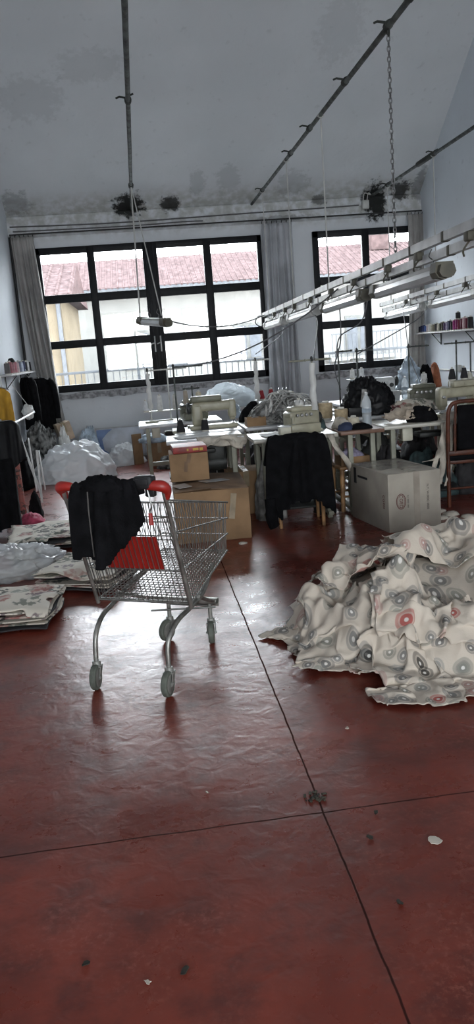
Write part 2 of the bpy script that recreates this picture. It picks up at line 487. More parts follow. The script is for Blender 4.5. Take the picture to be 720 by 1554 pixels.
# ------------------------------------------------------------------ windows
M_FRAME = mat('dark_window_paint', (.008, .009, .011), .5, 0, .2, 9, .12, 30, spec=.2)
M_GLASS = glass_mat('window_glass', (.97, .98, .98), .03)
M_SILL = mat('rough_stone_sill', (.30, .30, .31), .9, 0, .35, 14, .8, 40)
def window(idx, a, cols, rows, y, heavy=None):
    x0, x1, z0, z1 = a
    root = thing('window_%d' % idx, '', '')
    for k in ('label', 'category'): del root[k]
    struct(root)
    fr = MB(); t = .075
    fr.box(((x0 + x1) / 2, y, z0 + .055), (x1 - x0, t, .11), bev=.008); fr.box(((x0 + x1) / 2, y, z1 - .05), (x1 - x0, t, .10), bev=.008)
    fr.box((x0 + .045, y, (z0 + z1) / 2), (.09, t, z1 - z0), bev=.008); fr.box((x1 - .035, y, (z0 + z1) / 2), (.07, t, z1 - z0), bev=.008)
    for c0, c1 in cols: fr.box(((c0 + c1) / 2, y - .003, (z0 + z1) / 2), (c1 - c0, t, z1 - z0 - .02), bev=.008)
    for r0, r1 in rows: fr.box(((x0 + x1) / 2, y + .002, (r0 + r1) / 2), (x1 - x0 - .02, t * .9, r1 - r0), bev=.008)
    if heavy: 
        for c in heavy: fr.box((c, y - .05, (z0 + z1) / 2), (.035, .03, z1 - z0 - .05), bev=.006)
    fr.build('window_frame', M_FRAME, root)
    MB().box(((x0 + x1) / 2, y + .005, (z0 + z1) / 2), (x1 - x0 - .05, .006, z1 - z0 - .05)).build('glass_panes', M_GLASS, root, smooth=False)
    return root
ROWS = [(2.455, 2.58), (1.77, 1.89)]
w1 = window(1, WIN[0], [(-.615, -.50), (.232, .456), (1.168, 1.288)], ROWS, 12.985, [.30, .39])
for x in (.30, .39): MB().tube([(x, 12.905, 1.62), (x, 12.905, 1.86)], .012, 8).tube([(x, 12.9, 1.76), (x - .06, 12.885, 1.74)], .01, 8).build('window_handle', mat('pale_metal', (.5, .5, .48), .35, .6), w1)
w2 = window(2, WIN[1], [(3.693, 3.81)], ROWS, 12.985, [])
for n, (a, lift) in enumerate(((SW[0], 0), (SW[1], 0))):
    x0, x1 = a[0], a[1]
    window(3 + n, a, [((x0 + x1) / 2 - .05, (x0 + x1) / 2 + .05)], [(2.05, 2.15)], YS - .1)
for n, (y0, y1) in enumerate(SKY):
    root = struct(bpy.data.objects.new('window_%d' % (5 + n), None)); COL.objects.link(root)
    f = MB(); g = MB()
    for xa in (-.9, .7, 2.3, 3.9): f.prism([(xa - .04, y0, zc(y0)), (xa - .04, y1, zc(y1)), (xa - .04, y1, zc(y1) + .18), (xa - .04, y0, zc(y0) + .18)], (.08, 0, 0))
    g.prism([(-.9, y0, zc(y0) + .1), (-.9, y1, zc(y1) + .1), (-.9, y1, zc(y1) + .108), (-.9, y0, zc(y0) + .108)], (4.8, 0, 0))
    f.build('window_frame', M_FRAME, root); g.build('glass_panes', M_GLASS, root, smooth=False)
# rough stone sills and the plaster band over the windows
for n, a in enumerate(WIN):
    s = MB(); k = 36; random.seed(3 + n)
    x0, x1 = a[0] - .05, min(a[1] + .05, XR - .01)
    top = []; bot = []
    for i in range(k + 1):
        x = x0 + (x1 - x0) * i / k
        top.append((x, 12.93, 1.075 + random.uniform(-.014, .016))); bot.append((x, 12.93, .99 + random.uniform(-.014, .014)))
    s.prism(top + bot[::-1], (0, .07, 0)); o = s.build('trim_%d' % (n + 1), M_SILL); struct(o)
s = MB().prism([(XL, 12.93, 3.47), (XL, 13, 3.44), (XL, 13, 3.76), (XL, 12.97, 3.74)], (XR - XL, 0, 0))
struct(s.build('trim_3', M_WALL, smooth=False))

# ------------------------------------------------------------------ outside: terrace rail and the house across the street
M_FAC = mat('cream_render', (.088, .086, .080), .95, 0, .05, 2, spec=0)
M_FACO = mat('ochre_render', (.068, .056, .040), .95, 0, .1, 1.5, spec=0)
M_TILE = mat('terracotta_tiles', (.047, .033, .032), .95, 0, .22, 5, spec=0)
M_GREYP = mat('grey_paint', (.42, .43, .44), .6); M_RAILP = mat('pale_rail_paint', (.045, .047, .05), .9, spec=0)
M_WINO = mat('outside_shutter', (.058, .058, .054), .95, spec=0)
M_STREET = mat('asphalt', (.08, .08, .08), .95)
struct(MB().box((2, 45, -4.1), (120, 62, .2)).build('ground', M_STREET, smooth=False))
bd = thing('apartment_building', 'cream apartment house with terracotta tiled roof across the street, seen through both windows', 'building', (2, 38, -4))
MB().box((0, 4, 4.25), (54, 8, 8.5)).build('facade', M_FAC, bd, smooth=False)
MB().box((0, -.25, 8.45), (54.6, .9, .18), bev=.03).build('gutter', M_RAILP, bd)
r = MB(); r.prism([(-27.2, -.7, 8.55), (-27.2, 4, 10.28), (-27.2, 8.8, 8.55)], (54.4, 0, 0))
for i in range(210): r.tube([(-27 + i * .26, -.72, 8.535), (-27 + i * .26, 4, 10.265)], .05, 6)
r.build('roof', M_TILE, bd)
for x in (-17.5, -12.5, -7.2, -2, 3.2, 8.5, 13.8, 19):
    for z in (1.2, 5.0):
        f = MB().box((x, -.02, z + .8), (1.3, .12, 1.7), bev=.02).build('window', M_WINO, bd)
        p = MB()
        for q in (-.33, .33): p.box((x + q, -.09, z + .8), (.5, .03, 1.45))
        p.build('pane', mat('outside_pane', (.05, .053, .058), .95, spec=0), f, smooth=False)
        if z > 4 and x in (-7.2, 8.5):
            b = MB().box((x, -.7, z - .3), (3.4, 1.4, .16)).build('balcony', M_FAC, bd, smooth=False)
            rl = MB()
            for i in range(18): rl.box((x - 1.62 + i * .19, -1.35, z + .3), (.03, .03, 1.0))
            rl.box((x, -1.35, z + .82), (3.3, .05, .05)); rl.build('railing', M_RAILP, b, smooth=False)
for x in (-13.5, 10.5): MB().box((x, 3, 10.6), (.9, .9, 1.6), bev=.04).box((x, 3, 11.5), (1.15, 1.15, .15)).build('chimney', M_TILE, bd)
M_GREYP2 = mat('downpipe_grey', (.05, .052, .056), .9, spec=0)
b2 = thing('corner_house', 'ochre house corner with a grey downpipe, seen through the left panes of the wide window', 'building', (-5.35, 27, -4))
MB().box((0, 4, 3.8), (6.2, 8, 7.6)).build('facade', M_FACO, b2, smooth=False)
MB().tube([(3.0, -.1, 0), (3.0, -.1, 7.6)], .07, 8).build('downpipe', M_GREYP2, b2)
rr = MB(); rr.prism([(-3.5, -.4, 7.6), (-3.5, 4, 9.0), (-3.5, 8.4, 7.6)], (7.0, 0, 0))
for i in range(18): rr.tube([(-3.4 + i * .4, -.42, 7.6), (-3.4 + i * .4, 4, 9.0)], .06, 6)
rr.build('roof', M_TILE, b2)
MB().box((1.6, -.02, 5.2), (.9, .12, 1.8), bev=.02).build('window', M_WINO, b2)
rl = thing('balcony_railing', 'pale metal railing with thin upright bars just outside both windows', 'railing', (1.4, 14.6, 0))
MB().box((0, 0, 1.36), (8.6, .045, .045), bev=.01).box((0, 0, .52), (8.6, .03, .03)).build('handrail', M_RAILP, rl)
k = MB()
for i in range(76): k.box((-4.2 + i * .112, 0, .92), (.014, .014, .86))
k.build('bars', M_RAILP, rl, smooth=False)
for x in (-4.2, -1.4, 1.4, 4.2): MB().box((x, 0, .68), (.05, .05, 1.36), bev=.006).build('post', M_RAILP, rl)
struct(MB().box((1.4, 14.1, -.15), (9.2, 1.6, .3)).build('slab', mat('terrace_concrete', (.4, .4, .39), .9), smooth=False))

# ------------------------------------------------------------------ curtains
M_CURT = mat('grey_curtain', (.40, .39, .375), .9, 0, .18, 3, .2, 120, trans=.25)
M_CURT2 = mat('pale_grey_curtain', (.47, .485, .51), .9, 0, .14, 3, .2, 120, trans=.25)
M_BLACK = mat('black_paint', (.012, .012, .013), .5, 0, .2)
def curtain(label, xt, xb, zt, zb, seed, m, folds, amp=.05, y=12.84):
    rg = random.Random(seed); n, k = folds * 10, 40
    t = thing('curtain', label, 'curtain', ((xt[0] + xt[1]) / 2, y, zb), 0, 'curtains beside the windows')
    bm = bmesh.new(); rows = []
    ph = [rg.uniform(0, 6.3) for _ in range(6)]
    for j in range(k + 1):
        s = j / k; row = []
        for i in range(n + 1):
            u = i / n; e = s ** 1.3
            x = (xt[0] + (xt[1] - xt[0]) * u) * (1 - e) + (xb[0] + (xb[1] - xb[0]) * u) * e
            wv = sin(u * folds * 2 * pi + ph[0] + .9 * sin(s * 3 + ph[1] + u * 5)) + .45 * sin(u * folds * 3.3 * pi + ph[2] + 2 * s)
            gather = .45 + .55 * min(1, s * 3)
            yy = wv * amp * gather * .6 + .03 * sin(s * 4 + ph[3]) 
            x += .018 * sin(s * 7 + u * 9 + ph[4]) * s
            row.append(bm.verts.new((x - t.location.x, yy, (zt + (zb - zt) * s) - zb + .01 * sin(u * 14 + ph[5]) * s)))
        rows.append(row)
    for A, B in zip(rows, rows[1:]):
        for i in range(n): f = bm.faces.new((A[i], A[i + 1], B[i + 1], B[i])); f.smooth = True
    me = bpy.data.meshes.new('cloth'); bm.to_mesh(me); bm.free(); me.materials.append(m)
    o = bpy.data.objects.new('cloth', me); COL.objects.link(o); o.parent = t
    s_ = o.modifiers.new('solid', 'SOLIDIFY'); s_.thickness = .003
    h = MB()
    for i in range(folds + 1):
        x = xt[0] + (xt[1] - xt[0]) * i / folds - t.location.x
        h.tube([(x, .02, zt - zb), (x, .0, zt - zb + .035)], .006, 6)
    h.build('hooks', M_BLACK, t)
    return t
curtain('grey curtain hanging in the left corner beside the wide window', (-1.70, -1.37), (-1.50, -1.20), 3.44, .50, 1, M_CURT, 5, .055)
curtain('pale grey curtain hanging between the two windows', (2.10, 2.56), (2.05, 2.56), 3.42, .06, 2, M_CURT2, 6, .05)
curtain('grey curtain hanging in the right corner beside the narrow window', (4.42, 4.655), (4.36, 4.66), 3.42, .92, 3, M_CURT, 4, .045)
rail = thing('curtain_rail', 'thin dark curtain rail running the full width above both windows', 'curtain rail', (1.47, 12.84, 3.475))
MB().tube([(-3.18, 0, 0), (-1.5, 0, -.005), (0, 0, 0), (1.6, 0, -.004), (3.18, 0, 0)], .011, 8).build('rod', M_BLACK, rail)
for x in (-3.1, -.9, 1.0, 3.1): MB().tube([(x, 0, 0), (x, .125, .0)], .008, 6).build('bracket', M_BLACK, rail)
M_CABLE = mat('grey_cable', (.10, .10, .105), .6); M_CABLEW = mat('dirty_white_cable', (.42, .42, .40), .6)
def wire(name, pts, r, m, label, cat='cable', group=None, seg=6):
    p0 = V(pts[0]); o = MB().tube([V(p) - p0 for p in pts], r, seg).build(name, m); o.location = p0; return tag(o, label, cat, group)
wire('wall_cable', catmull([(-1.7, 12.925, 3.60), (-.4, 12.925, 3.575), (.6, 12.925, 3.58), (2, 12.925, 3.60), (3.0, 12.925, 3.61), (3.66, 12.92, 3.62)], 6), .011, M_CABLE, 'upper grey cable clipped along the stained band above the windows')
wire('wall_cable', catmull([(-1.66, 12.915, 3.53), (0, 12.915, 3.515), (.9, 12.915, 3.53), (1.2, 12.915, 3.525)], 6), .010, M_CABLE, 'lower grey cable stopping halfway along the band above the wide window')
wire('corner_tube', [(-1.715, 12.9, 3.45), (-1.71, 12.88, 1.9), (-1.715, 12.9, .0)], .02, M_BLACK, 'dark upright tube in the left corner behind the grey curtain', 'pipe', seg=8)  # thin black tube standing upright along the corner
jb = thing('junction_box', 'small white junction box under the right pipe end above the narrow window', 'junction box', (3.76, 12.9, 3.62))
MB().box((0, 0, 0), (.11, .07, .13), bev=.012).build('body', M_CABLEW, jb); MB().box((0, -.04, 0), (.09, .012, .11), bev=.006).build('cover', M_CABLEW, jb)
for i in (-1, 1): MB().tube(catmull([(i * .03, 0, .06), (i * .03 + .01, -.05, .16), (.09, -.03, .13)], 5), .008, 6).build('lead', M_CABLEW, jb)
wire('wall_conduit', [(4.665, 12.6, 1.02), (4.665, 10.8, 1.02), (4.665, 8.5, 1.02)], .014, M_CABLEW, 'thin white conduit along the right wall below the thread shelf', 'conduit')
so = thing('wall_socket', 'small white socket box on the right wall conduit', 'socket', (4.65, 11.5, 1.05))
MB().box((0, 0, 0), (.06, .13, .1), bev=.01).build('body', M_CABLEW, so); MB().box((-.032, 0, 0), (.01, .09, .07), bev=.004).build('cover', M_GREYP, so)
# ------------------------------------------------------------------ pipes, light tracks and lamps overhead
M_PIPE = mat('weathered_pipe', (.075, .085, .08), .6, .3, .5, 9, .3, 50)
M_PIPED = mat('dark_pipe_sleeve', (.025, .03, .025), .7, .1, .4, 9)
M_CHAIN = mat('chain_steel', (.16, .16, .16), .5, .6, .3, 30)
M_TRACK = mat('white_track', (.50, .51, .51), .45, .1, .12, 8)
M_LAMP = mat('lamp_housing_grey', (.42, .42, .40), .5, 0, .15, 6)
M_LAMPC = mat('lamp_cap_olive', (.085, .08, .058), .6, 0, .2, 9)
M_DIFF = mat('lamp_cover_milky', (.55, .56, .56), .25, 0, .08, 4)
M_TUBE = mat('lamp_tube_white', (.75, .75, .73), .3)
PZ = 3.735
def pipe(label, x, y0, y1, sleeves, ties):
    t = thing('ceiling_pipe', label, 'pipe', (x, y1, PZ), 0, 'overhead pipes')
    MB().tube([(0, y0 - y1, 0), (0, (y0 - y1) / 2, -.012), (0, 0, 0)], .021, 10).build('pipe', M_PIPE, t)
    for a, b in sleeves: MB().tube([(0, a - y1, 0), (0, a - y1 + .02, 0), (0, b - y1 - .02, 0), (0, b - y1, 0)], [.026, .034, .034, .026], 12).build('sleeve', M_PIPED, t)
    for y in ties:
        c = MB().tube([(0, y - y1 - .03, 0), (0, y - y1 + .03, 0)], .031, 10).tube([(-.02, y - y1, .02), (-.07, y - y1 + .02, .035), (-.10, y - y1, .02)], .009, 6).tube([(.0, y - y1, .03), (.05, y - y1, .05)], .008, 6)
        c.build('clamp', M_PIPED, t)
    return t
pipe('weathered ceiling pipe running straight away above the single hanging lamp', .135, -4.9, 12.99, [(3.5, 5.3), (11.0, 11.15)], [7.5])
pipe('middle weathered ceiling pipe carrying the long light track on chains', 1.98, -4.9, 12.99, [(4.4, 5.62)], [6.05, 7.25, 8.7, 9.75, 11.9])
pipe('weathered ceiling pipe nearest the right wall, ending at the junction box', 3.85, -4.9, 12.99, [(10.2, 10.75)], [10.15, 12.05])
def hanger(x, y, z0, z1, chain, label, dx=0):
    t = thing('suspension_chain' if chain else 'suspension_rope', label, 'chain' if chain else 'cord', (x, y, z1), 0, 'hangers of the light tracks')
    L = z0 - z1
    if chain:
        c = MB(); n = int(L / .034)
        for i in range(n):
            zc_ = L - .03 - i * .034; a = i % 2
            pts = []
            for q in range(10):
                th = 2 * pi * q / 10; u, v = .011 * cos(th), .023 * sin(th)
                pts.append((u + dx * (1 - zc_ / L), 0, zc_ + v) if a else (dx * (1 - zc_ / L), u, zc_ + v))
            c.tube(pts, .0042, 5, closed=True)
        c.build('links', M_CHAIN, t)
        MB().tube(catmull([(0, .03, L + .03), (0, .03, L - .02), (0, -.02, L - .05), (0, -.02, L + .02)], 4), .006, 6).build('hook', M_PIPED, t)
    else:
        MB().tube([(0, 0, L), (dx * .5, 0, L * .5), (dx, 0, 0)], .007, 6).build('cord', M_CABLEW, t)
        MB().tube([(-.03, 0, L), (0, 0, L + .034), (.03, 0, L), (0, 0, L - .02)], .008, 6, closed=True).build('knot', M_CABLEW, t)
def tz(y): return 2.047 + (12.54 - y) * .0173       # height of the long track
hanger(1.98, 6.05, PZ - .02, tz(6.05), True, 'near steel chain hanging from the middle pipe to the light track')
hanger(1.98, 8.19, PZ - .02, tz(8.19), False, 'white cord hanging from the middle pipe, second hanger along the track')
hanger(1.98, 10.03, PZ - .02, tz(10.03), False, 'thin white cord hanging from the middle pipe, third hanger along the track')
hanger(1.98, 11.9, PZ - .02, tz(11.9), False, 'white cord at the window end of the middle pipe')
hanger(3.85, 12.05, PZ - .02, 2.09, False, 'dark straight hanger at the window end of the right pipe')
hanger(3.85, 10.18, PZ - .02, 2.15, False, 'thin hanger from the right pipe in front of the right wall')

def track(label, x, y0, y1, zf, seed):
    rg = random.Random(seed)
    z0, z1 = zf(y0), zf(y1)
    t = thing('light_track', label, 'light track', (x, y1, z1), 0, 'hanging light tracks')
    for dx, dz in ((0, 0), (.035, -.085)):
        b = MB(); L = y1 - y0; n = max(2, int(L / .62))
        for i in range(n):
            a, c = -L + L * i / n + .012, -L + L * (i + 1) / n - .012
            ya, za, yb, zb = a, -(z1 - zf(y1 + a)), c, -(z1 - zf(y1 + c))
            b.prism([(dx - .022, ya, za + dz - .028), (dx + .022, ya, za + dz - .028), (dx + .022, ya, za + dz + .028), (dx - .022, ya, za + dz + .028)], (0, yb - ya, zb - za))
        j = b
        for i in range(n + 1):
            a = -L + L * i / n; j.box((dx, a, -(z1 - zf(y1 + a)) + dz), (.05, .045, .064), bev=.006, mi=1)
        j.build('rail', (M_TRACK, M_LAMPC), t)
    for i in range(int((y1 - y0) / .9)):
        y = -(y1 - y0) + .45 + i * .9 + rg.uniform(-.2, .2); z = -(z1 - zf(y1 + y))
        MB().box((.0, y, z - .055), (.05, .075, .055), bev=.01).tube(catmull([(0, y, z - .08), (-.03, y + .02, z - .13), (-.01, y + .06, z - .16)], 4), .006, 6).build('plug', M_LAMPC, t)
    return t
track('long double white light track over the sewing tables, nearer of the two', 1.98, 3.2, 12.5, tz, 1)
track('white double light track near the right wall, farther of the two', 3.85, 7.2, 12.55, lambda y: 2.07 + (12.55 - y) * .028, 2)

def lamp(label, a, b, kind=0):
    a, b = V(a), V(b); L = (b - a).length; d = (b - a).normalized()
    q = d.to_track_quat('Y', 'Z').to_euler()
    t = thing('fluorescent_lamp', label, 'lamp', a.lerp(b, .5), 0, 'fluorescent lamps under the tracks', rot=q)
    h = L / 2
    MB().box((0, 0, .028), (.085, L - .26, .045), bev=.012).build('housing', M_LAMP if kind else M_TRACK, t)
    prof = [(-.05, .02), (-.058, -.012), (-.04, -.042), (0, -.052), (.04, -.042), (.058, -.012), (.05, .02)]
    MB().prism([(x, -h + .12, z) for x, z in prof], (0, L - .24, 0)).build('cover', M_DIFF, t)
    for s in (-1, 1):
        c = MB().prism([(x * 1.12, s * (h - .15), z * 1.12 + .008) for x, z in [(-.05, .045)] + prof[1:-1] + [(.05, .045)]], (0, s * .10, 0))
        c.prism([(x * .95, s * (h - .05), z * .95 + .004) for x, z in [(-.045, .035)] + prof[1:-1] + [(.045, .035)]], (0, s * .05, 0))
        c.build('end_cap', M_LAMPC if kind else M_LAMP, t)
        MB().tube(catmull([(0, s * (h - .3), .05), (.02, s * (h - .3), .09), (-.01, s * (h - .3), .12), (.01, s * (h - .3), .165)], 4), .004, 5).build('hook', M_CHAIN, t)
    return t
for k, (y0, y1, dz, kd, lb) in enumerate([(5.03, 6.62, 0, 1, 'nearest fluorescent lamp with olive end caps under the long track'), (6.85, 8.45, 0, 1, 'second fluorescent lamp under the long track, olive caps'),
        (8.78, 10.36, 0, 0, 'third fluorescent lamp under the long track, before the curtain'), (10.75, 12.3, 0, 0, 'last white fluorescent lamp under the long track, at its window end')]):
    lamp(lb, (1.98, y0, tz(y0) - .205 + .005 * k), (1.98, y1, tz(y1) - .205 + .005 * k), kd)
zf2 = lambda y: 2.07 + (12.55 - y) * .028 - .19
lamp('nearer fluorescent lamp under the track by the right wall, above the thread shelf', (3.85, 8.82, zf2(8.82)), (3.85, 10.38, zf2(10.38)))
lamp('farther fluorescent lamp under the track by the right wall, crossing the narrow window', (3.85, 10.62, zf2(10.62)), (3.85, 12.3, zf2(12.3)))
lamp('single grey fluorescent lamp hung on a cord before the wide window', (.43, 10.25, 1.95), (.075, 11.0, 2.03), 1)
s_ = thing('suspension_rope', 'white double cord from the left pipe holding the single lamp', 'cord', (.135, 11.05, PZ))
MB().tube(sag((0, -.02, 0), (-.045, -.06, -1.66), .0), .011, 6).build('cord', M_CABLEW, s_)
MB().tube(sag((0, 0, 0), (.22, -.6, -1.68), .0), .008, 6).build('cord', M_CABLEW, s_)
# loose cables
wire('lamp_cable', sag((.43, 10.25, 1.98), (1.96, 12.3, 2.04), .12), .008, M_CABLE, 'grey cable sagging from the single lamp to the end of the long track')
wire('lamp_cable', sag((.46, 8.35, 1.44), (2.0, 7.9, 2.08), .14), .008, M_CABLE, 'grey cable sagging from the dark thread stand up to the long track')
wire('lamp_cable', catmull([(1.97, 12.45, 2.03), (1.86, 12.3, 2.02), (1.80, 12.2, 1.93), (1.88, 12.2, 1.87), (1.99, 12.3, 1.95)], 6), .008, M_CABLE, 'looped cable end at the window end of the long track')
for pts, lb in (([(1.99, 11.6, 1.98), (1.97, 10.9, 1.75), (1.40, 9.65, 1.50)], 'drop cable from the long track to the cloth-wrapped stand'),
                ([(1.99, 9.2, 2.0), (1.93, 8.6, 1.8), (1.62, 7.4, 1.50), (1.6, 7.34, 1.43)], 'drop cable from the long track to the wide white thread stand'),
                ([(2.0, 7.9, 2.0), (2.0, 7.9, 1.6), (2.12, 8.7, 1.3), (2.2, 8.8, 1.05)], 'drop cable from the long track toward the black garments'),
                ([(2.02, 6.9, 2.05), (2.0, 7.1, 1.75), (1.83, 7.25, 1.62), (1.80, 7.3, 1.42)], 'thin drop cable reaching the right arm of the white thread stand'),
                ([(3.83, 10.5, 2.0), (3.6, 9.9, 1.9), (3.3, 9.4, 1.75), (2.4, 8.8, 1.42)], 'slanting cable from the right track to the middle thread stand'),
                ([(3.86, 11.6, 2.0), (3.7, 11, 1.75), (3.55, 10.4, 1.3), (3.5, 9.9, 1.0)], 'drop cable from the right track beside the right curtain')):
    wire('drop_cable', catmull(pts, 8), .006, M_CABLE, lb)
# ------------------------------------------------------------------ shopping cart
M_CHROME = mat('dull_chrome', (.30, .30, .285), .40, .9, .15, 12)
M_CHROME2 = mat('worn_zinc', (.30, .295, .27), .42, .8, .25, 14)
M_RED = mat('red_plastic', (.29, .016, .011), .42, 0, .12, 8)
M_TAN = mat('tan_handle', (.42, .36, .24), .5, 0, .12, 14)
M_RUBBER = mat('grey_green_rubber', (.10, .11, .09), .75, 0, .2, 20)
M_HUB = mat('caster_hub', (.22, .22, .20), .5, .3, .2, 20)
M_BLKP = mat('black_plastic', (.010, .010, .011), .5, 0, .2)
CR = RAD(-28.1)
cart = thing('shopping_cart', 'empty wire shopping cart with red handle caps standing on the red floor', 'shopping cart', (-.175, 3.715, 0), CR)
WR = .0023
def py(z): return .19 * (.99 - z) / .615          # rear plane leans forward going down
def rearp(x, z): return V((x, py(z), z))
def sidep(sx, z0, z1, t):                          # a point on a side wire: rear height z0, front height z1
    a = rearp(sx * .262, z0); fz = z1; b = V((sx * .2, .834 + .055 * (fz - .49) / .264, fz)); return a.lerp(b, t)
for sx, nm in ((-1, 'side_panel'), (1, 'side_panel')):
    p = MB(); levels = [(.945, .754), (.78, .668), (.585, .581), (.395, .49)]
    for i, (a, b) in enumerate(levels):
        p.tube([sidep(sx, a, b, 0), sidep(sx, a, b, 1)], .0048 if i in (0, 3) else .0038, 6)
        q = sidep(sx, a, b, 1)
        p.lathe([(0, -.008), (.0075, 0), (0, .008)], q, 6)
    for k in range(1, 28):
        t = k / 28; p.tube([sidep(sx, .395, .49, t), sidep(sx, .945, .754, t)], WR, 5)
    p.build(nm, M_CHROME, cart)
p = MB()
def fp(x, s): return V((x * .2, .834 + .055 * s, .49 + .264 * s))
for s in (0, .34, .67, 1): p.tube([fp(-1, s), fp(1, s)], .0045 if s in (0, 1) else .0032, 6)
for k in range(1, 17): p.tube([fp(-1 + k / 8.5, 0), fp(-1 + k / 8.5, 1)], WR, 5)
p.build('front_panel', M_CHROME, cart)
p = MB()
def bp(u, t):
    a = V((u * .262, py(.395), .395)); b = V((u * .2, .834, .49)); return a.lerp(b, t)
for k in range(0, 23): p.tube([bp(-1 + k / 11, 0), bp(-1 + k / 11, 1)], WR if 0 < k < 22 else .005, 5)
for k in range(0, 25): p.tube([bp(-1, k / 24), bp(1, k / 24)], WR if 0 < k < 24 else .005, 5)
p.build('bottom_panel', M_CHROME2, cart)
p = MB()
for z in (.93, .86, .76, .575, .40): p.tube([rearp(-.255, z) + V((0, .012, 0)), rearp(.255, z) + V((0, .012, 0))], .0036, 6)
for k in range(0, 19): x = -.245 + k * .49 / 18; p.tube([rearp(x, .395) + V((0, .008, 0)), rearp(x, .93) + V((0, .008, 0))], WR, 5)
gate = p.build('rear_gate', M_CHROME, cart)
rf = MB()
c0 = [(-.155, .575), (.15, .575), (.15, .75), (-.155, .75)]
rf.prism([(x, py(z) + .022, z) for x, z in c0], (0, .006, 0))
for k in range(11): rf.tube([(-.15 + .029 * k, py(.58) + .02, .58), (-.15 + .029 * k, py(.745) + .02, .745)], .0035, 5)
rf.build('seat_flap', M_RED, gate)['label'] = 'red plastic child seat flap'
# folded wire child seat shelf behind the gate
p = MB()
for z in (.62, .72, .82): p.tube([rearp(-.24, z) + V((0, .06 + (.82 - z) * .2, 0)), rearp(.24, z) + V((0, .06 + (.82 - z) * .2, 0))], .003, 5)
for k in range(9): x = -.2 + k * .05; p.tube([rearp(x, .60) + V((0, .10, 0)), rearp(x, .85) + V((0, .055, 0))], WR, 5)
p.build('seat_back', M_CHROME, cart)
for sx in (-1, 1):
    MB().tube([(sx * .266, -.0, .985), (sx * .265, .03, .90), (sx * .262, py(.40) + .004, .375)], .0105, 10).build('post', M_CHROME2, cart)
    # tubular leg: runs under the basket, bends down to the rear caster
    MB().tube(catmull([(sx * .18, .66, .455), (sx * .225, .42, .385), (sx * .222, .27, .352), (sx * .210, .12, .325), (sx * .2, .03, .255), (sx * .2, .01, .15)], 8), .0125, 12).build('leg', M_CHROME2, cart)
    MB().tube(catmull([(sx * .235, .33, .385), (sx * .19, .55, .29), (sx * .155, .70, .235)], 6), .011, 10).build('side_bar', M_CHROME2, cart)
    # red cap: wraps the handle end and runs down to the post
    MB().tube(catmull([(sx * .195, -.028, 1.018), (sx * .232, -.026, 1.02), (sx * .272, -.012, 1.012), (sx * .276, .012, .985), (sx * .266, .018, .95)], 5),
              [.017, .019, .021, .022, .023, .024, .025, .026, .027, .027, .027, .026, .025, .024, .022, .021, .020, .019, .017, .016, .014], 12).build('handle_cap', M_RED, cart)['label'] = 'red plastic handle end cap'
MB().tube([(-.24, -.028, 1.018), (.24, -.028, 1.018)], .0135, 12).build('handle', M_TAN, cart)
MB().box((0, .70, .235), (.35, .05, .03), bev=.008).box((0, .735, .215), (.33, .006, .04), bev=.002).build('front_crossbar', M_CHROME2, cart)
MB().tube([(-.19, .60, .195), (.16, .70, .20)], .006, 8).tube([(-.16, .70, .22), (-.12, .70, .205), (.12, .70, .205), (.16, .70, .22)], .006, 8).build('brace_rod', M_CHROME, cart)
def caster(x, y, top, swing):
    R = .0625; wx, wy = .034 * sin(swing), -.034 * cos(swing)
    M = Matrix.Translation((x + wx, y + wy, R)) @ Matrix.Rotation(swing, 4, 'Z')
    f = MB(); f.lathe([(.0, .135), (.019, .135), (.021, .128), (.021, .105), (.014, .1)], (x, y, .0), 14)
    f.lathe([(.012, .13), (.012, top), (0, top)], (x, y, 0), 10)
    t = MB()
    for s in (-1, 1):
        t.prism([(s * .021, .034 + .02, .045), (s * .021, .034 - .02, .045), (s * .021, -.012, -.008), (s * .021, .012, -.012)], (s * .004, 0, 0))
    t.box((0, .034, .047), (.05, .045, .006), bev=.002)
    t.tube([(-.03, 0, 0), (.03, 0, 0)], .007, 8)
    tm = t.bm; bmesh.ops.transform(tm, matrix=M, verts=tm.verts)
    me = bpy.data.meshes.new('t'); tm.to_mesh(me); tm.free(); f.bm.from_mesh(me)
    fk = f.build('caster', M_HUB, cart)
    rot = Matrix.Rotation(pi / 2, 4, 'Y')
    wv = MB().lathe([(.02, -.014), (R - .006, -.015), (R - .001, -.010), (R, 0), (R - .001, .010), (R - .006, .015), (.02, .014)], M @ rot, 28)
    wo = wv.build('wheel', M_RUBBER, fk)
    MB().lathe([(0, -.018), (.016, -.018), (.02, -.0155), (.044, -.0155), (.046, -.0145), (.046, .0145), (.044, .0155), (.02, .0155), (.016, .018), (0, .018)], M @ rot, 20).build('hub', M_HUB, fk)
caster(-.2, .01, .16, RAD(14)); caster(.2, .01, .16, RAD(6)); caster(.125, .70, .24, RAD(20)); caster(-.125, .69, .24, RAD(-12))
cl = MB().box((.185, -.02, 1.035), (.095, .06, .062), bev=.014).box((.185, -.052, 1.04), (.06, .008, .03), bev=.003).box((.19, .02, .985), (.05, .03, .05), bev=.008).build('coin_lock', M_BLKP, cart)
MB().tube(catmull([(.2, -.03, 1.0), (.212, -.03, .93), (.2, -.02, .90), (.205, -.03, .84)], 6), .004, 6).build('lock_chain', M_CHROME, cl)
MB().tube([(.205, -.034, .895), (.206, -.034, .84)], [.009, .012], 8).build('lock_key', M_RED, cl)['label'] = 'red plastic coin key hanging on its chain'

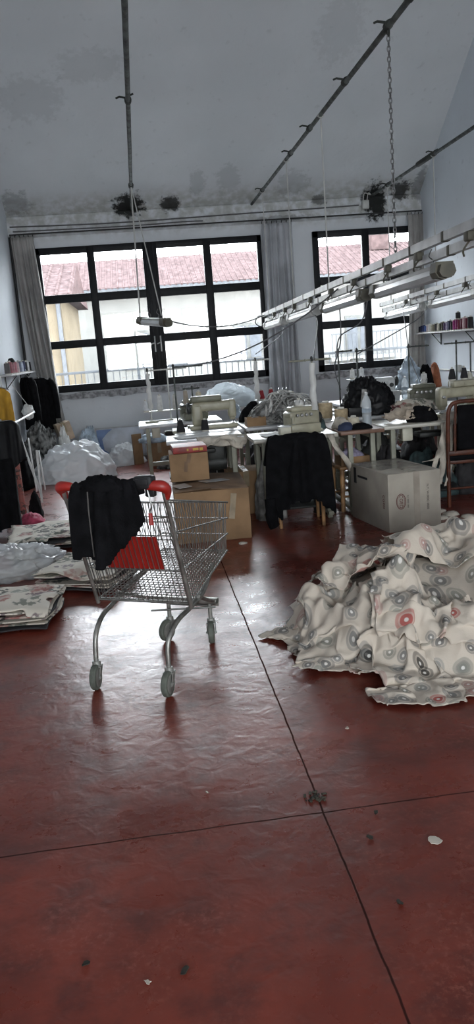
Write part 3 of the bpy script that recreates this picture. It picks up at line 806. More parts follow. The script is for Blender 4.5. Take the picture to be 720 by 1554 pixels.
# black jacket hanging over the cart handle
M_JKT = mat('black_cloth', (.006, .006, .007), .9, 0, .25, 14, .5, 150, spec=.1)
M_ZIP = mat('grey_zip', (.16, .15, .14), .4, .5)
def drape_over(name, width, len_a, len_b, top, d, seed, gather, flare, mask_fn, m, parent, hang=.022, amp=.02, coll=None, pinw=1., steps=90, bend=.2, thick=.008):
    """a garment hung over a horizontal bar along x: len_a falls on the -y side, len_b on the +y side"""
    R = rest_grid(width, len_a + len_b, d); v = R[..., 1] - R[..., 1].min() - len_a       # <0 on the -y side
    n, k = R.shape[:2]; rg = np.random.RandomState(seed)
    x = R[..., 0] * gather * (1 + flare * np.abs(v))
    y = np.sign(v) * hang + v * .10; z = top - np.abs(v) * .995
    near = np.abs(v) < hang * 1.6
    y = np.where(near, hang * np.sin(np.clip(v / (hang * 1.6), -1, 1) * pi / 2), y); z = np.where(near, top + hang * .3 * np.cos(v / (hang * 1.6) * pi / 2), z)
    P = np.stack([x, y + wavy(R, seed, amp) * np.clip(np.abs(v) * 8, 0, 1), z], -1)
    pin = np.abs(v) < d * .8
    P[..., 2] += np.where(pin, .012 * np.sin(R[..., 0] * 26 + seed) + .008 * np.sin(R[..., 0] * 61), 0)
    P = pbd(P, R, steps, 26, pin=pin, coll=coll, bend=bend)
    return grid_obj(name, P, R, m, parent, mask_fn(R, v) if mask_fn else None, thick, 1), P, v
jk = thing('jacket', 'black zip jacket draped over the shopping cart handle', 'jacket', (-.175, 3.715, 0), CR)
def jm(R, v):
    c = (R[:-1, :-1] + R[1:, 1:]) / 2; vv = (v[:-1, :-1] + v[1:, 1:]) / 2
    u = (c[..., 0] - R[..., 0].min()) / (R[..., 0].max() - R[..., 0].min())
    # lower hem rises to the right; a pointed front edge in the middle
    lo = np.where(u < .30, .34 + .01 * np.sin(u * 30), np.where(u < .48, .385, .385 - (u - .48) / .52 * .20))
    return (vv > -lo) & (vv < .10 - .03 * u)
def jcoll(Q, P, f):
    y = .012 - .3 * np.clip(1.0 - Q[..., 2], 0, 1) * 0 - .036
    hit = (Q[..., 2] < .985) & (Q[..., 1] > -.036) & (Q[..., 1] < .02)
    Q[..., 1] = np.where(hit & (Q[..., 1] < -.005), -.036, Q[..., 1]); Q[..., 1] = np.where(hit & (Q[..., 1] >= -.005), .022, Q[..., 1]); return Q
jo, jp, jv = drape_over('cloth', .50, .47, .36, 1.032, .0175, 3, .65, .12, jm, M_JKT, jk, .02, .03, jcoll)
jo.location = (-.012, -.028, 0)
zi = int(jp.shape[0] * .27)
zl = [V(jp[zi, j]) + V((-.012, -.04, .0)) for j in range(jp.shape[1]) if -.335 < jv[zi, j] < -.03]
MB().tube(zl, .0032, 5).build('zip', M_ZIP, jk)['label'] = 'thin pale zip line'
# bulky collar roll on top
lump_o = lump_obj('collar', M_JKT, (-.03, -.03, 1.0), .125, .045, .07, 12, jk, nu=48, nv=12, rough=.35, freq=9)
# ------------------------------------------------------------------ printed cloth
def dotted_mat(name, base=(.56, .49, .41)):
    m, nt, out = new_mat(name)
    p = nt.nodes.new('ShaderNodeBsdfPrincipled'); p.inputs['Roughness'].default_value = .85; p.inputs['Specular IOR Level'].default_value = .2
    tc = nt.nodes.new('ShaderNodeTexCoord')
    nz = N(nt, 'ShaderNodeTexNoise'); nz.inputs['Scale'].default_value = 9; nt.links.new(tc.outputs['UV'], nz.inputs[0])
    def layer(scale, off, rnd):
        mp = nt.nodes.new('ShaderNodeMapping'); mp.inputs['Location'].default_value = (off, off * .6, 0); nt.links.new(tc.outputs['UV'], mp.inputs[0])
        v = N(nt, 'ShaderNodeTexVoronoi', voronoi_dimensions='2D'); v.inputs['Scale'].default_value = scale; v.inputs['Randomness'].default_value = rnd
        nt.links.new(mp.outputs[0], v.inputs['Vector'])
        sp = nt.nodes.new('ShaderNodeSeparateColor'); nt.links.new(v.outputs['Color'], sp.inputs[0])
        return v.outputs['Distance'], sp.outputs
    c = mixc(nt, nz.outputs[0], tuple(x * .95 for x in base), base)
    for sc, off, rnd in ((7.2, 0., .62), (6.0, 7.3, .9)):
        d, rgb = layer(sc, off, rnd)
        size = math_n(nt, 'MULTIPLY_ADD', rgb[1], .22, .24 if sc > 6.5 else .14)
        r = math_n(nt, 'DIVIDE', d, size)
        inside = math_n(nt, 'SUBTRACT', 1., smooth(nt, r, .93, 1.03))
        ring = math_n(nt, 'MULTIPLY', smooth(nt, r, .62, .74), inside)
        core = math_n(nt, 'MULTIPLY', math_n(nt, 'SUBTRACT', 1., smooth(nt, r, .52, .62)), smooth(nt, r, .16, .24))
        f = math_n(nt, 'MAXIMUM', math_n(nt, 'MULTIPLY', ring, .55), math_n(nt, 'MULTIPLY', core, .85))
        f = math_n(nt, 'MAXIMUM', f, math_n(nt, 'MULTIPLY', inside, .3))
        white = math_n(nt, 'SUBTRACT', 1., smooth(nt, r, .14, .22))
        cr = nt.nodes.new('ShaderNodeValToRGB'); cr.color_ramp.interpolation = 'CONSTANT'
        E = cr.color_ramp.elements; E[0].position = 0; E[0].color = (.17, .17, .165, 1); E[1].position = .38; E[1].color = (.22, .22, .19, 1)
        for pos, col in ((.62, (.40, .24, .215, 1)), (.76, (.12, .12, .12, 1)), (.86, (.36, .05, .045, 1)), (.91, (.012, .012, .012, 1)), (.95, (.25, .25, .24, 1))):
            e = E.new(pos); e.color = col
        nt.links.new(rgb[0], cr.inputs[0])
        keep = math_n(nt, 'LESS_THAN', rgb[2], .92 if sc > 6.5 else .45)
        f = math_n(nt, 'MULTIPLY', f, keep)
        c = mixc(nt, f, c, cr.outputs[0])
        c = mixc(nt, math_n(nt, 'MULTIPLY', math_n(nt, 'MULTIPLY', white, keep), .8), c, (.68, .66, .62))
    nt.links.new(c, p.inputs['Base Color'])
    b2 = N(nt, 'ShaderNodeTexNoise'); b2.inputs['Scale'].default_value = 28; b2.inputs['Detail'].default_value = 5; nt.links.new(tc.outputs['UV'], b2.inputs[0])
    bp = nt.nodes.new('ShaderNodeBump'); bp.inputs['Strength'].default_value = .3; bp.inputs['Distance'].default_value = .012
    nt.links.new(b2.outputs[0], bp.inputs['Height']); nt.links.new(bp.outputs[0], p.inputs['Normal'])
    nt.links.new(p.outputs[0], out.inputs[0]); return m
M_DOT = dotted_mat('dotted_cotton')

def floral_mat(name, base=(.60, .55, .47)):
    m, nt, out = new_mat(name)
    p = nt.nodes.new('ShaderNodeBsdfPrincipled'); p.inputs['Roughness'].default_value = .8; p.inputs['Specular IOR Level'].default_value = .25
    tc = nt.nodes.new('ShaderNodeTexCoord'); uv = tc.outputs['UV']
    def nz(sc, det=4):
        n = N(nt, 'ShaderNodeTexNoise'); n.inputs['Scale'].default_value = sc; n.inputs['Detail'].default_value = det; nt.links.new(uv, n.inputs[0]); return n
    c = base
    for sc, off, lim, ramp, petals in ((4.6, 0, .50, [(.075, .09, .075), (.05, .055, .05), (.14, .15, .12)], 1), (4.0, 3.3, .42, [(.30, .10, .09), (.12, .02, .03), (.36, .2, .17)], 0), (3.4, 8.1, .30, [(.02, .02, .02), (.16, .12, .13), (.22, .24, .2)], 1)):
        wn = nz(14, 3)
        mp = nt.nodes.new('ShaderNodeMapping'); mp.inputs['Location'].default_value = (off, off * 1.3, 0); nt.links.new(uv, mp.inputs[0])
        add = N(nt, 'ShaderNodeVectorMath', operation='MULTIPLY_ADD'); add.inputs[1].default_value = (.11, .11, 0); nt.links.new(wn.outputs['Color'], add.inputs[0]); nt.links.new(mp.outputs[0], add.inputs[2])
        v = N(nt, 'ShaderNodeTexVoronoi', voronoi_dimensions='2D'); v.inputs['Scale'].default_value = sc; nt.links.new(add.outputs[0], v.inputs['Vector'])
        sp = nt.nodes.new('ShaderNodeSeparateColor'); nt.links.new(v.outputs['Color'], sp.inputs[0])
        d = v.outputs['Distance']
        leaf = nz(22, 2).outputs[0]
        f = math_n(nt, 'SUBTRACT', 1., smooth(nt, d, lim * .75, lim * .9))
        if petals: f = math_n(nt, 'MULTIPLY', f, smooth(nt, leaf, .44, .51))
        else: f = math_n(nt, 'MULTIPLY', f, math_n(nt, 'MULTIPLY_ADD', smooth(nt, leaf, .4, .6), .6, .4))
        f = math_n(nt, 'MULTIPLY', f, math_n(nt, 'GREATER_THAN', sp.outputs[2], .36))
        cr = nt.nodes.new('ShaderNodeValToRGB'); cr.color_ramp.interpolation = 'CONSTANT'
        E = cr.color_ramp.elements; E[0].color = (*ramp[0], 1); E[1].position = .4; E[1].color = (*ramp[1], 1); e = E.new(.7); e.color = (*ramp[2], 1)
        nt.links.new(sp.outputs[0], cr.inputs[0])
        c = mixc(nt, math_n(nt, 'MULTIPLY', f, .88), c, cr.outputs[0])
    nt.links.new(c, p.inputs['Base Color'])
    nt.links.new(p.outputs[0], out.inputs[0]); return m
M_FLOR = floral_mat('floral_cotton')

# ---- heap of dotted cloth on the right
hx, hy = np.arange(.1, 3.6, .02), np.arange(2.4, 6.0, .02)
HX, HY = np.meshgrid(hx, hy, indexing='ij')
class Field:
    def __init__(s, Z): s.Z = Z
    def __call__(s, x, y):
        i = np.clip((x - hx[0]) / .02, 0, len(hx) - 1.001); j = np.clip((y - hy[0]) / .02, 0, len(hy) - 1.001)
        a, b = i.astype(int), j.astype(int); u, v = i - a, j - b; Z = s.Z
        return Z[a, b] * (1 - u) * (1 - v) + Z[a + 1, b] * u * (1 - v) + Z[a, b + 1] * (1 - u) * v + Z[a + 1, b + 1] * u * v
    def add(s, P, t=.008):
        # rasterise the settled sheet into the height field
        Q = P
        for _ in range(2):
            n, m = Q.shape[:2]; B = np.empty((2 * n - 1, 2 * m - 1, 3)); B[::2, ::2] = Q; B[1::2, ::2] = (Q[1:] + Q[:-1]) / 2; B[:, 1::2] = (B[:, :-1:2] + B[:, 2::2]) / 2; Q = B
        i = np.clip(((Q[..., 0] - hx[0]) / .02).round().astype(int), 0, len(hx) - 1); j = np.clip(((Q[..., 1] - hy[0]) / .02).round().astype(int), 0, len(hy) - 1)
        np.maximum.at(s.Z, (i, j), Q[..., 2] + t)
d2 = ((HX - 1.80) / 1.12) ** 2 + ((HY - 4.32) / .98) ** 2
mound = .35 * np.clip(1 - d2, 0, 1) ** .62
mound += np.where(d2 < .93, .03 * np.sin(HX * 9 + HY * 4) * np.sin(HY * 11 - HX * 3), 0) * np.clip((1 - d2) * 4, 0, 1)
rid = creases(np.stack([HX, HY], -1), 77, .19, (3.5, 7.5), 6) - .07
mound = mound + np.where(d2 < 1, rid, 0) * np.clip((1 - d2) * 2.5, 0, 1) * np.clip(.35 + np.abs(HX - 1.55) + np.abs(HY - 4.45), 0, 1)
mound -= .13 * np.exp(-((HX - 1.72) / .26) ** 2 - ((HY - 3.80) / .22) ** 2)
mound = np.maximum(mound, 0)
F = Field(np.maximum(mound - .01, 0))
G = 'dotted cloth heap on the right'
sheets = [  # centre, size, turn, squeeze, amp, label
    ((.88, 4.10), (1.05, .95), .4, .66, .06, 'dotted cream cloth spilling to the left foot of the cloth heap'),
    ((2.25, 3.55), (1.6, 1.2), -.3, .66, .06, 'dotted cream cloth in the lower right flank of the heap'),
    ((.94, 3.86), (.95, .85), 1.2, .74, .03, 'dotted cream cloth with a pointed corner on the floor, left front of the heap'),
    ((1.32, 3.42), (1.45, .95), -.10, .72, .05, 'dotted cream cloth lying along the front edge of the heap on the floor'),
    ((1.30, 3.72), (1.0, .7), -.25, .68, .06, 'crumpled dotted cloth halfway up the front of the heap'),
    ((1.35, 4.62), (1.2, 1.0), .5, .72, .06, 'dotted cream cloth over the back left shoulder of the heap'),
    ((1.20, 4.25), (.95, .8), .9, .68, .05, 'dotted cream cloth folded over the left slope of the heap'),
    ((2.3, 4.3), (1.4, 1.2), .1, .74, .06, 'dotted cream cloth on the right top of the heap'),
    ((1.85, 3.75), (.9, .6), .6, .62, .06, 'tightly crumpled dotted cloth in the hollow at the middle of the heap'),
    ((1.74, 4.42), (1.15, .95), -.22, .86, .035, 'smooth dotted cream cloth spread over the top of the heap'),
]
for k, (c, sz, rot, sq, amp, lb) in enumerate(sheets):
    last = k == len(sheets) - 1
    o, P = drop_sheet('fabric_sheet', M_DOT, c, sz, rot, F, sq, .021, 20 + k, .05, 60 if not last else 80, lb, 'fabric', G, .16, .03 if not last else .12, amp * (1.7 if not last else 1.2), thick=.003, iters=9, fr=(7, 27) if not last else (4, 18), damp=.95, fric=.8, crease=.11 if not last else .05)
    F.add(P)
bm = bmesh.new()      # the packed core of the heap under the sheets
st = 3; vs = {}
for i in range(0, len(hx), st):
    for j in range(0, len(hy), st):
        if d2[i, j] < .97: vs[i, j] = bm.verts.new((hx[i] - 1.8, hy[j] - 4.32, max(0, mound[i, j] - .02)))
uv = bm.loops.layers.uv.new('UVMap')
for (i, j), v in list(vs.items()):
    q = [vs.get(k) for k in ((i, j), (i + st, j), (i + st, j + st), (i, j + st))]
    if all(q):
        f = bm.faces.new(q); f.smooth = True
        for lp in f.loops: lp[uv].uv = (lp.vert.co.x, lp.vert.co.y)
me = bpy.data.meshes.new('fabric_heap'); bm.to_mesh(me); bm.free(); me.materials.append(M_DOT)
o = bpy.data.objects.new('fabric_heap', me); COL.objects.link(o); o.location = (1.8, 4.32, 0)
tag(o, 'packed inner mass of dotted cloth under the loose sheets of the right heap', 'fabric heap', G, 'stuff')

# ---- stacks of floral cut pieces and a clear bag on the left floor
M_FILM = film_mat('clear_plastic_film', (.72, .74, .76), .62, .2)
M_BAGW = mat('white_plastic_bag', (.80, .81, .82), .34, 0, .05, 3, .7, 13, trans=.35)
M_DARKF = mat('dark_cloth', (.03, .028, .03), .85, 0, .3, 9)
def floral_stack(label, cx, cy, w, d, rz, n, seed, over):
    """a pile of cut floral pieces: wavy layers, the topmost laid out larger"""
    t = thing('fabric_stack', label, 'fabric stack', (cx, cy, 0), rz, 'floral cut pieces on the left floor'); rg = random.Random(seed)
    for k in range(n):
        z0 = .012 + k * .021; top = k == n - 1
        R = rest_grid(w * (1.04 if top else rg.uniform(.94, 1.02)), d * (1.0 if top else rg.uniform(.92, 1.03)), .035)
        P = R.copy(); sx, sy = R[..., 0].max(), R[..., 1].max()
        edge = np.maximum(abs(R[..., 0]) / sx, abs(R[..., 1]) / sy)
        P[..., 2] = z0 + wavy(R, seed * 10 + k, .007 if not top else .012) * .8 + .010
        if over or top: P[..., 2] -= np.clip(edge - .86, 0, 1) * (z0 * 2.4 if top else z0 * .7)
        if top: P[..., 2] += creases(R, seed * 3 + 1, .05, (5, 14)) - .008
        P[..., 2] = np.maximum(P[..., 2], .006 + .003 * k)
        P[..., 0] += rg.uniform(-.015, .015); P[..., 1] += rg.uniform(-.02, .02)
        P[..., 0] += .012 * np.sin(R[..., 1] * 13 + k); P[..., 1] += .012 * np.sin(R[..., 0] * 11 + k * 2)
        o = grid_obj('fabric_piece', P, R, M_FLOR if (top or k % 3) else M_DARKF, t, ragged(R, seed * 7 + k, .07), .006, 1, 1., (seed + k * .37, seed * .3))
    return t
floral_stack('floral cut pieces stacked on the floor at the left edge, nearest of the stacks', -.98, 5.06, .72, .62, -.12, 7, 1, True)
floral_stack('floral cut pieces stacked behind the shopping cart legs', -.50, 5.78, .66, .62, -.42, 6, 2, True)
floral_stack('floral cut pieces spread flat behind the clear bag at the left', -.92, 7.25, .80, .95, .1, 5, 3, True)
bg = thing('plastic_bag', 'clear plastic bag wrapped round floral cloth on the left floor between the stacks', 'plastic bag', (-1.12, 6.35, 0), .2)
lump_obj('contents', M_FLOR, (0, 0, 0), .36, .34, .15, 31, bg, nu=44, nv=16, rough=.25, freq=4)
lump_obj('film', M_FILM, (0, 0, .0), .39, .35, .18, 32, bg, nu=100, nv=34, rough=.35, freq=4.5, ridge=2)
b = thing('plastic_bag', 'big white sack lying on the floor beyond the cart, in front of the wide window', 'plastic bag', (-.98, 11.1, 0), .1, 'white sacks')
lump_obj('sack', M_BAGW, (0, 0, 0), .53, .42, .47, 41, b, nu=120, nv=44, rough=.21, freq=2.7, ridge=2)
lump_obj('tied_neck', M_BAGW, (-.50, -.14, .0), .10, .10, .11, 43, b, nu=24, nv=10, rough=.4, freq=5)
b = thing('plastic_bag', 'smaller white sack on the floor behind the big sack, before the leaning board', 'plastic bag', (-.33, 12.2, 0), .3, 'white sacks')
lump_obj('sack', M_BAGW, (0, 0, 0), .27, .25, .27, 45, b, nu=90, nv=34, rough=.22, freq=2.8, ridge=2)
lump_obj('tied_neck', M_BAGW, (.22, -.1, .0), .09, .08, .10, 46, b, nu=20, nv=8, rough=.4, freq=5)
# scraps and litter on the floor
M_SCRAP = mat('pale_scrap', (.50, .45, .38), .9); M_LEAF = mat('dark_litter', (.035, .03, .02), .9, 0, .5, 40)
def scrap(label, x, y, r, seed, m=M_SCRAP, h=.006, cat='scrap', group='litter on the floor', name='fabric_scrap'):
    rg = random.Random(seed); n = 9; bm_ = MB()
    pts = [(r * rg.uniform(.55, 1.1) * cos(2 * pi * i / n) * 1.3, r * rg.uniform(.45, 1.0) * sin(2 * pi * i / n), .002 + h * rg.uniform(0, 1)) for i in range(n)]
    bm_.prism(pts, (0, 0, .0025)); o = bm_.build(name, m, None, loc=(x, y, 0), rot=(0, 0, rg.uniform(0, 6))); return tag(o, label, cat, group)
scrap('small pale cloth scrap lying alone on the near right floor', .795, 2.237, .022, 5)
for k, (x, y, r, lb, m) in enumerate([(-.297, 1.93, .011, 'dark speck of litter on the near left floor', M_LEAF), (-.033, 1.85, .014, 'dark leaf-like litter near the bottom middle of the floor', M_LEAF), (-.13, 1.83, .008, 'pale thread scrap left of the leaf-like litter', M_SCRAP),
        (.72, 3.05, .010, 'pale curl of thread on the floor before the cloth heap', M_SCRAP), (.10, 2.70, .006, 'tiny pale crumb on the floor below the cart', M_SCRAP), (.60, 2.30, .012, 'dark crumb just right of the floor joint', M_LEAF), (.66, 2.43, .009, 'dark crumb right of the joint crossing', M_LEAF), (.595, 1.98, .012, 'dark smudge of litter beside the long floor joint', M_LEAF)]):
    scrap(lb, x, y, r, 60 + k, m)
cl_ = MB(); rg = random.Random(4)
for i in range(26):
    a, q = rg.uniform(0, 6.28), rg.uniform(0, .035); cl_.box((q * cos(a) * 1.2, q * sin(a), .004), (rg.uniform(.006, .02), rg.uniform(.004, .01), .006), (rg.uniform(-.3, .3), rg.uniform(-.3, .3), rg.uniform(0, 3)), .001)
o = cl_.build('debris', M_LEAF, None, loc=(.478, 2.575, 0)); tag(o, 'clump of dark crumbs where the two floor joints cross', 'debris', None, 'stuff')
# ------------------------------------------------------------------ sewing tables, machines and what lies on them
M_TOPW = mat('white_laminate', (.55, .56, .57), .3, 0, .08, 3)
M_TOPC = mat('cream_laminate', (.46, .44, .38), .35, 0, .1, 3)
M_TOPB = mat('brown_tabletop', (.16, .085, .055), .5, 0, .2, 5)
M_LEGB = mat('beige_steel_leg', (.26, .26, .20), .55, 0, .15, 8)
M_MOTOR = mat('dark_motor', (.03, .032, .03), .55, .2, .3, 10)
M_BEIGE = mat('machine_beige', (.33, .31, .225), .42, 0, .12, 9)
M_OLIVE = mat('machine_olive', (.15, .15, .105), .45, 0, .15, 9)
M_MWHITE = mat('machine_white', (.52, .53, .52), .4, 0, .1, 9)
M_STEEL = mat('bright_steel', (.45, .45, .45), .3, .9)
M_CREAMB = mat('cream_box', (.55, .53, .43), .5)
M_WOOD = mat('red_brown_wood', (.085, .026, .013), .45, 0, .35, 11, spec=.3)
M_WOODL = mat('light_wood', (.36, .20, .09), .5, 0, .3, 12)
M_CARD = mat('brown_cardboard', (.27, .165, .085), .85, 0, .16, 4, .15, 40)
M_CARDD = mat('brown_cardboard_flap', (.20, .125, .075), .8, 0, .2, 5)
M_CARDG = mat('grey_cardboard', (.37, .335, .28), .8, 0, .1, 4)
M_TAPE = mat('packing_tape', (.30, .24, .16), .18, 0, .12, 10)
M_INK = mat('print_ink', (.07, .055, .05), .7); M_INKR = mat('print_ink_red', (.13, .035, .03), .7)
M_GREYC = mat('grey_cloth', (.30, .295, .28), .9, 0, .4, 10, .4, 60)
M_CREAMC = mat('cream_cloth', (.50, .455, .385), .9, 0, .2, 8, .4, 60)
M_WHITEC = mat('white_cloth', (.60, .60, .58), .85, 0, .12, 6, .3, 50)
M_NAVY = mat('navy_cloth', (.02, .03, .07), .8); M_TEAL = mat('teal_cloth', (.035, .06, .062), .8, 0, .4, 12)
M_YEL = mat('mustard_cloth', (.42, .23, .02), .85, 0, .2, 7, .3, 60)
M_PINK = mat('pink_cloth', (.45, .06, .12), .8, 0, .3, 9)
M_ORNG = mat('orange_cloth', (.33, .11, .05), .85, 0, .2, 9)
M_BLUEF = mat('blue_white_plastic', (.42, .50, .58), .4, 0, .35, 7, .3, 30)
M_CAMO = mat('black_white_cloth', (.11, .11, .105), .9, 0, 1.4, 13)
TZ = .78

def table(label, x0, x1, y0, y1, top, z=TZ, rz=0., kit=True, group='sewing tables', th=.035, legs=True, edge=None):
    cx_, cy_ = (x0 + x1) / 2, (y0 + y1) / 2; w, d = x1 - x0, y1 - y0
    t = thing('sewing_table', label, 'sewing table', (cx_, cy_, 0), rz, group)
    MB().box((0, 0, z - th / 2), (w, d, th), bev=.008).build('tabletop', top, t)
    lx, ly = w / 2 - .10, d / 2 - .07
    for sx in (-1, 1):
        for sy in (-1, 1): MB().box((sx * lx, sy * ly, (z - th) / 2), (.045, .045, z - th), bev=.006).build('leg', M_LEGB, t)
        MB().box((sx * lx, 0, .055), (.05, d + .02, .035), bev=.006).build('foot', M_LEGB, t)
        MB().box((sx * lx, 0, z - th - .03), (.04, d - .16, .04), bev=.005).build('crossbar', M_LEGB, t)
    MB().box((0, ly, .24), (2 * lx, .03, .05), bev=.006).build('stretcher', M_LEGB, t)
    if kit:
        m = MB().box((w * .14, .04, z - .16), (.18, .16, .18), bev=.03); m.lathe([(0, -.11), (.075, -.10), (.085, 0), (.075, .10), (0, .11)], Matrix.Translation((w * .14, .04, z - .27)) @ Matrix.Rotation(pi / 2, 4, 'Y'), 18)
        m.build('motor', M_MOTOR, t)
        MB().box((0, -.02, .12), (.36, .24, .022), (.18, 0, 0), .008).build('treadle', M_MOTOR, t)
        MB().tube([(.12, .0, .12), (w * .14, .04, z - .34)], .008, 6).build('pull_rod', M_STEEL, t)
        MB().box((-w * .30, -ly + .03, z - .10), (.10, .07, .12), bev=.01).build('switch_box', M_CREAMB, t)
        MB().box((-w * .05, .02, z - .14), (.28, .2, .05), bev=.02).build('oil_pan', M_MOTOR, t)
    return t
table('white sewing table behind the stacked cartons, cream cloth over its front edge', .20, .93, 7.50, 8.05, M_TOPW, rz=-.03)
table('cream sewing table that the chair with the black jacket is pushed up to', .95, 1.72, 7.04, 7.62, M_TOPC)
table('narrow brown table carrying the water bottle and dark bundles', 1.75, 2.16, 7.08, 8.08, M_TOPB, kit=False)
table('cream-edged sewing table behind the grey box, with crumpled cloth on it', 2.19, 3.42, 7.20, 7.80, M_TOPC)
table('white sewing table holding the beige machine with black cones, second from the front', .30, 1.0, 8.12, 8.85, M_TOPW)
table('white table under the heap of grey cloth strips', 1.03, 2.08, 8.15, 9.0, M_TOPW, kit=False)
table('sewing table holding the black garments and the olive machine', 2.14, 3.42, 8.25, 9.1, M_TOPW)
table('sewing table by the right wall under the thread shelf', 3.46, 4.5, 8.4, 9.3, M_TOPC)
table('sewing table at the far left end of the rows with white cones', -.06, .92, 9.45, 10.15, M_TOPW)
table('sewing table behind the grey heap, holding the red cones', 1.1, 2.3, 9.4, 10.2, M_TOPW)
table('white sewing table holding the white machine below the narrow window', 2.5, 3.9, 10.0, 10.85, M_TOPW)
table('work table below the wide window under the clear bag', .7, 1.8, 11.2, 11.95, M_TOPW, kit=False)
table('work table in the far right corner with the bluish bag and orange cloth', 3.7, 4.6, 11.6, 12.35, M_TOPC, kit=False)

def machine(label, x, y, rz, body, top=None, z=TZ):
    """flat lockstitch machine, head at -x"""
    t = thing('sewing_machine', label, 'sewing machine', (x, y, z), rz, 'sewing machines')
    MB().box((0, 0, .022), (.50, .18, .044), bev=.012).build('bed', body, t)
    a = MB(); a.box((.165, 0, .15), (.11, .12, .23), bev=.03, seg=3); a.box((-.01, 0, .235), (.44, .105, .10), bev=.03, seg=3); a.build('arm', body, t)
    h = MB(); h.box((-.205, 0, .195), (.085, .11, .19), bev=.025, seg=3); h.box((-.205, 0, .105), (.06, .075, .06), bev=.015); h.build('head', body, t)
    MB().tube([(-.215, 0, .12), (-.215, 0, .05)], .006, 8).build('needle_bar', M_STEEL, t)
    MB().box((-.215, -.006, .049), (.03, .05, .008), bev=.002).tube([(-.215, .018, .12), (-.215, .018, .05)], .005, 6).build('presser_foot', M_STEEL, t)
    MB().lathe([(0, -.018), (.05, -.018), (.062, -.01), (.062, .01), (.05, .018), (0, .018)], Matrix.Translation((.25, 0, .225)) @ Matrix.Rotation(pi / 2, 4, 'Y'), 24).build('handwheel', M_MOTOR, t)
    MB().lathe([(0, 0), (.028, 0), (.026, .018), (0, .02)], Matrix.Translation((.165, -.06, .18)) @ Matrix.Rotation(pi / 2, 4, 'X'), 18).build('stitch_dial', M_MOTOR, t)
    MB().lathe([(0, 0), (.016, 0), (.014, .03), (0, .034)], Matrix.Translation((-.215, -.055, .20)) @ Matrix.Rotation(pi / 2, 4, 'X'), 14).build('tension_knob', M_STEEL, t)
    if top: MB().box((.06, 0, .315), (.32, .13, .06), bev=.012).box((.06, -.068, .31), (.1, .006, .025)).build('top_housing', top, t)
    for k in (-.1, .02): MB().tube([(k, .02, .28), (k, .02, .34)], .004, 6).build('thread_guide', M_STEEL, t)
    return t
def overlock(label, x, y, rz, body, z=TZ, s=1.):
    t = thing('overlock_machine', label, 'sewing machine', (x, y, z), rz, 'sewing machines')
    b = MB(); b.box((0, .02, .10), (.30, .20, .20), bev=.03, seg=3); b.box((-.02, -.09, .045), (.30, .12, .09), bev=.02); b.box((.0, .03, .215), (.24, .14, .05), bev=.02); b.build('body', body, t)
    MB().box((-.13, -.03, .17), (.06, .16, .05), bev=.015).box((-.13, -.10, .125), (.03, .03, .07), bev=.006).build('head', body, t)
    for k in range(4): MB().lathe([(0, 0), (.015, 0), (.017, .006), (.012, .024), (0, .026)], Matrix.Translation((-.08 + .045 * k, -.08, .165)) @ Matrix.Rotation(pi / 2, 4, 'X'), 12).build('tension_knob', M_STEEL, t)
    MB().lathe([(0, -.02), (.05, -.02), (.055, 0), (.05, .02), (0, .02)], Matrix.Translation((.172, .02, .12)) @ Matrix.Rotation(pi / 2, 4, 'Y'), 20).build('handwheel', M_MOTOR, t)
    MB().tube([(-.13, -.10, .10), (-.13, -.10, .055)], .005, 6).box((-.13, -.105, .092), (.025, .045, .006)).build('presser_foot', M_STEEL, t)
    for k in range(3): MB().tube(catmull([(-.06 + .05 * k, .03, .23), (-.06 + .05 * k, .0, .29), (-.08 + .05 * k, -.03, .27)], 5), .0035, 6).build('thread_guide', M_STEEL, t)
    t.scale = (s, s, s); return t
machine('beige sewing machine with olive top on the second white table from the front', .73, 8.48, pi, M_BEIGE, M_OLIVE)
overlock('cream overlock machine with white tension dome, beside the wide white thread stand', 1.46, 7.36, .2, M_BEIGE)
machine('large beige sewing machine with a top housing, behind the wooden chair', 3.07, 7.55, .14, M_BEIGE, M_BEIGE)
overlock('olive overlock machine behind the crumpled cream cloth', 3.12, 8.72, -.15, M_OLIVE, s=1.1)
machine('white sewing machine below the narrow window', 3.12, 10.45, 0, M_MWHITE)
machine('beige sewing machine on the table by the right wall', 3.95, 8.85, .1, M_BEIGE)
overlock('small olive overlock machine on the far left table', .62, 9.8, .3, M_OLIVE)
overlock('beige overlock machine behind the grey heap', 1.75, 9.85, .1, M_BEIGE)

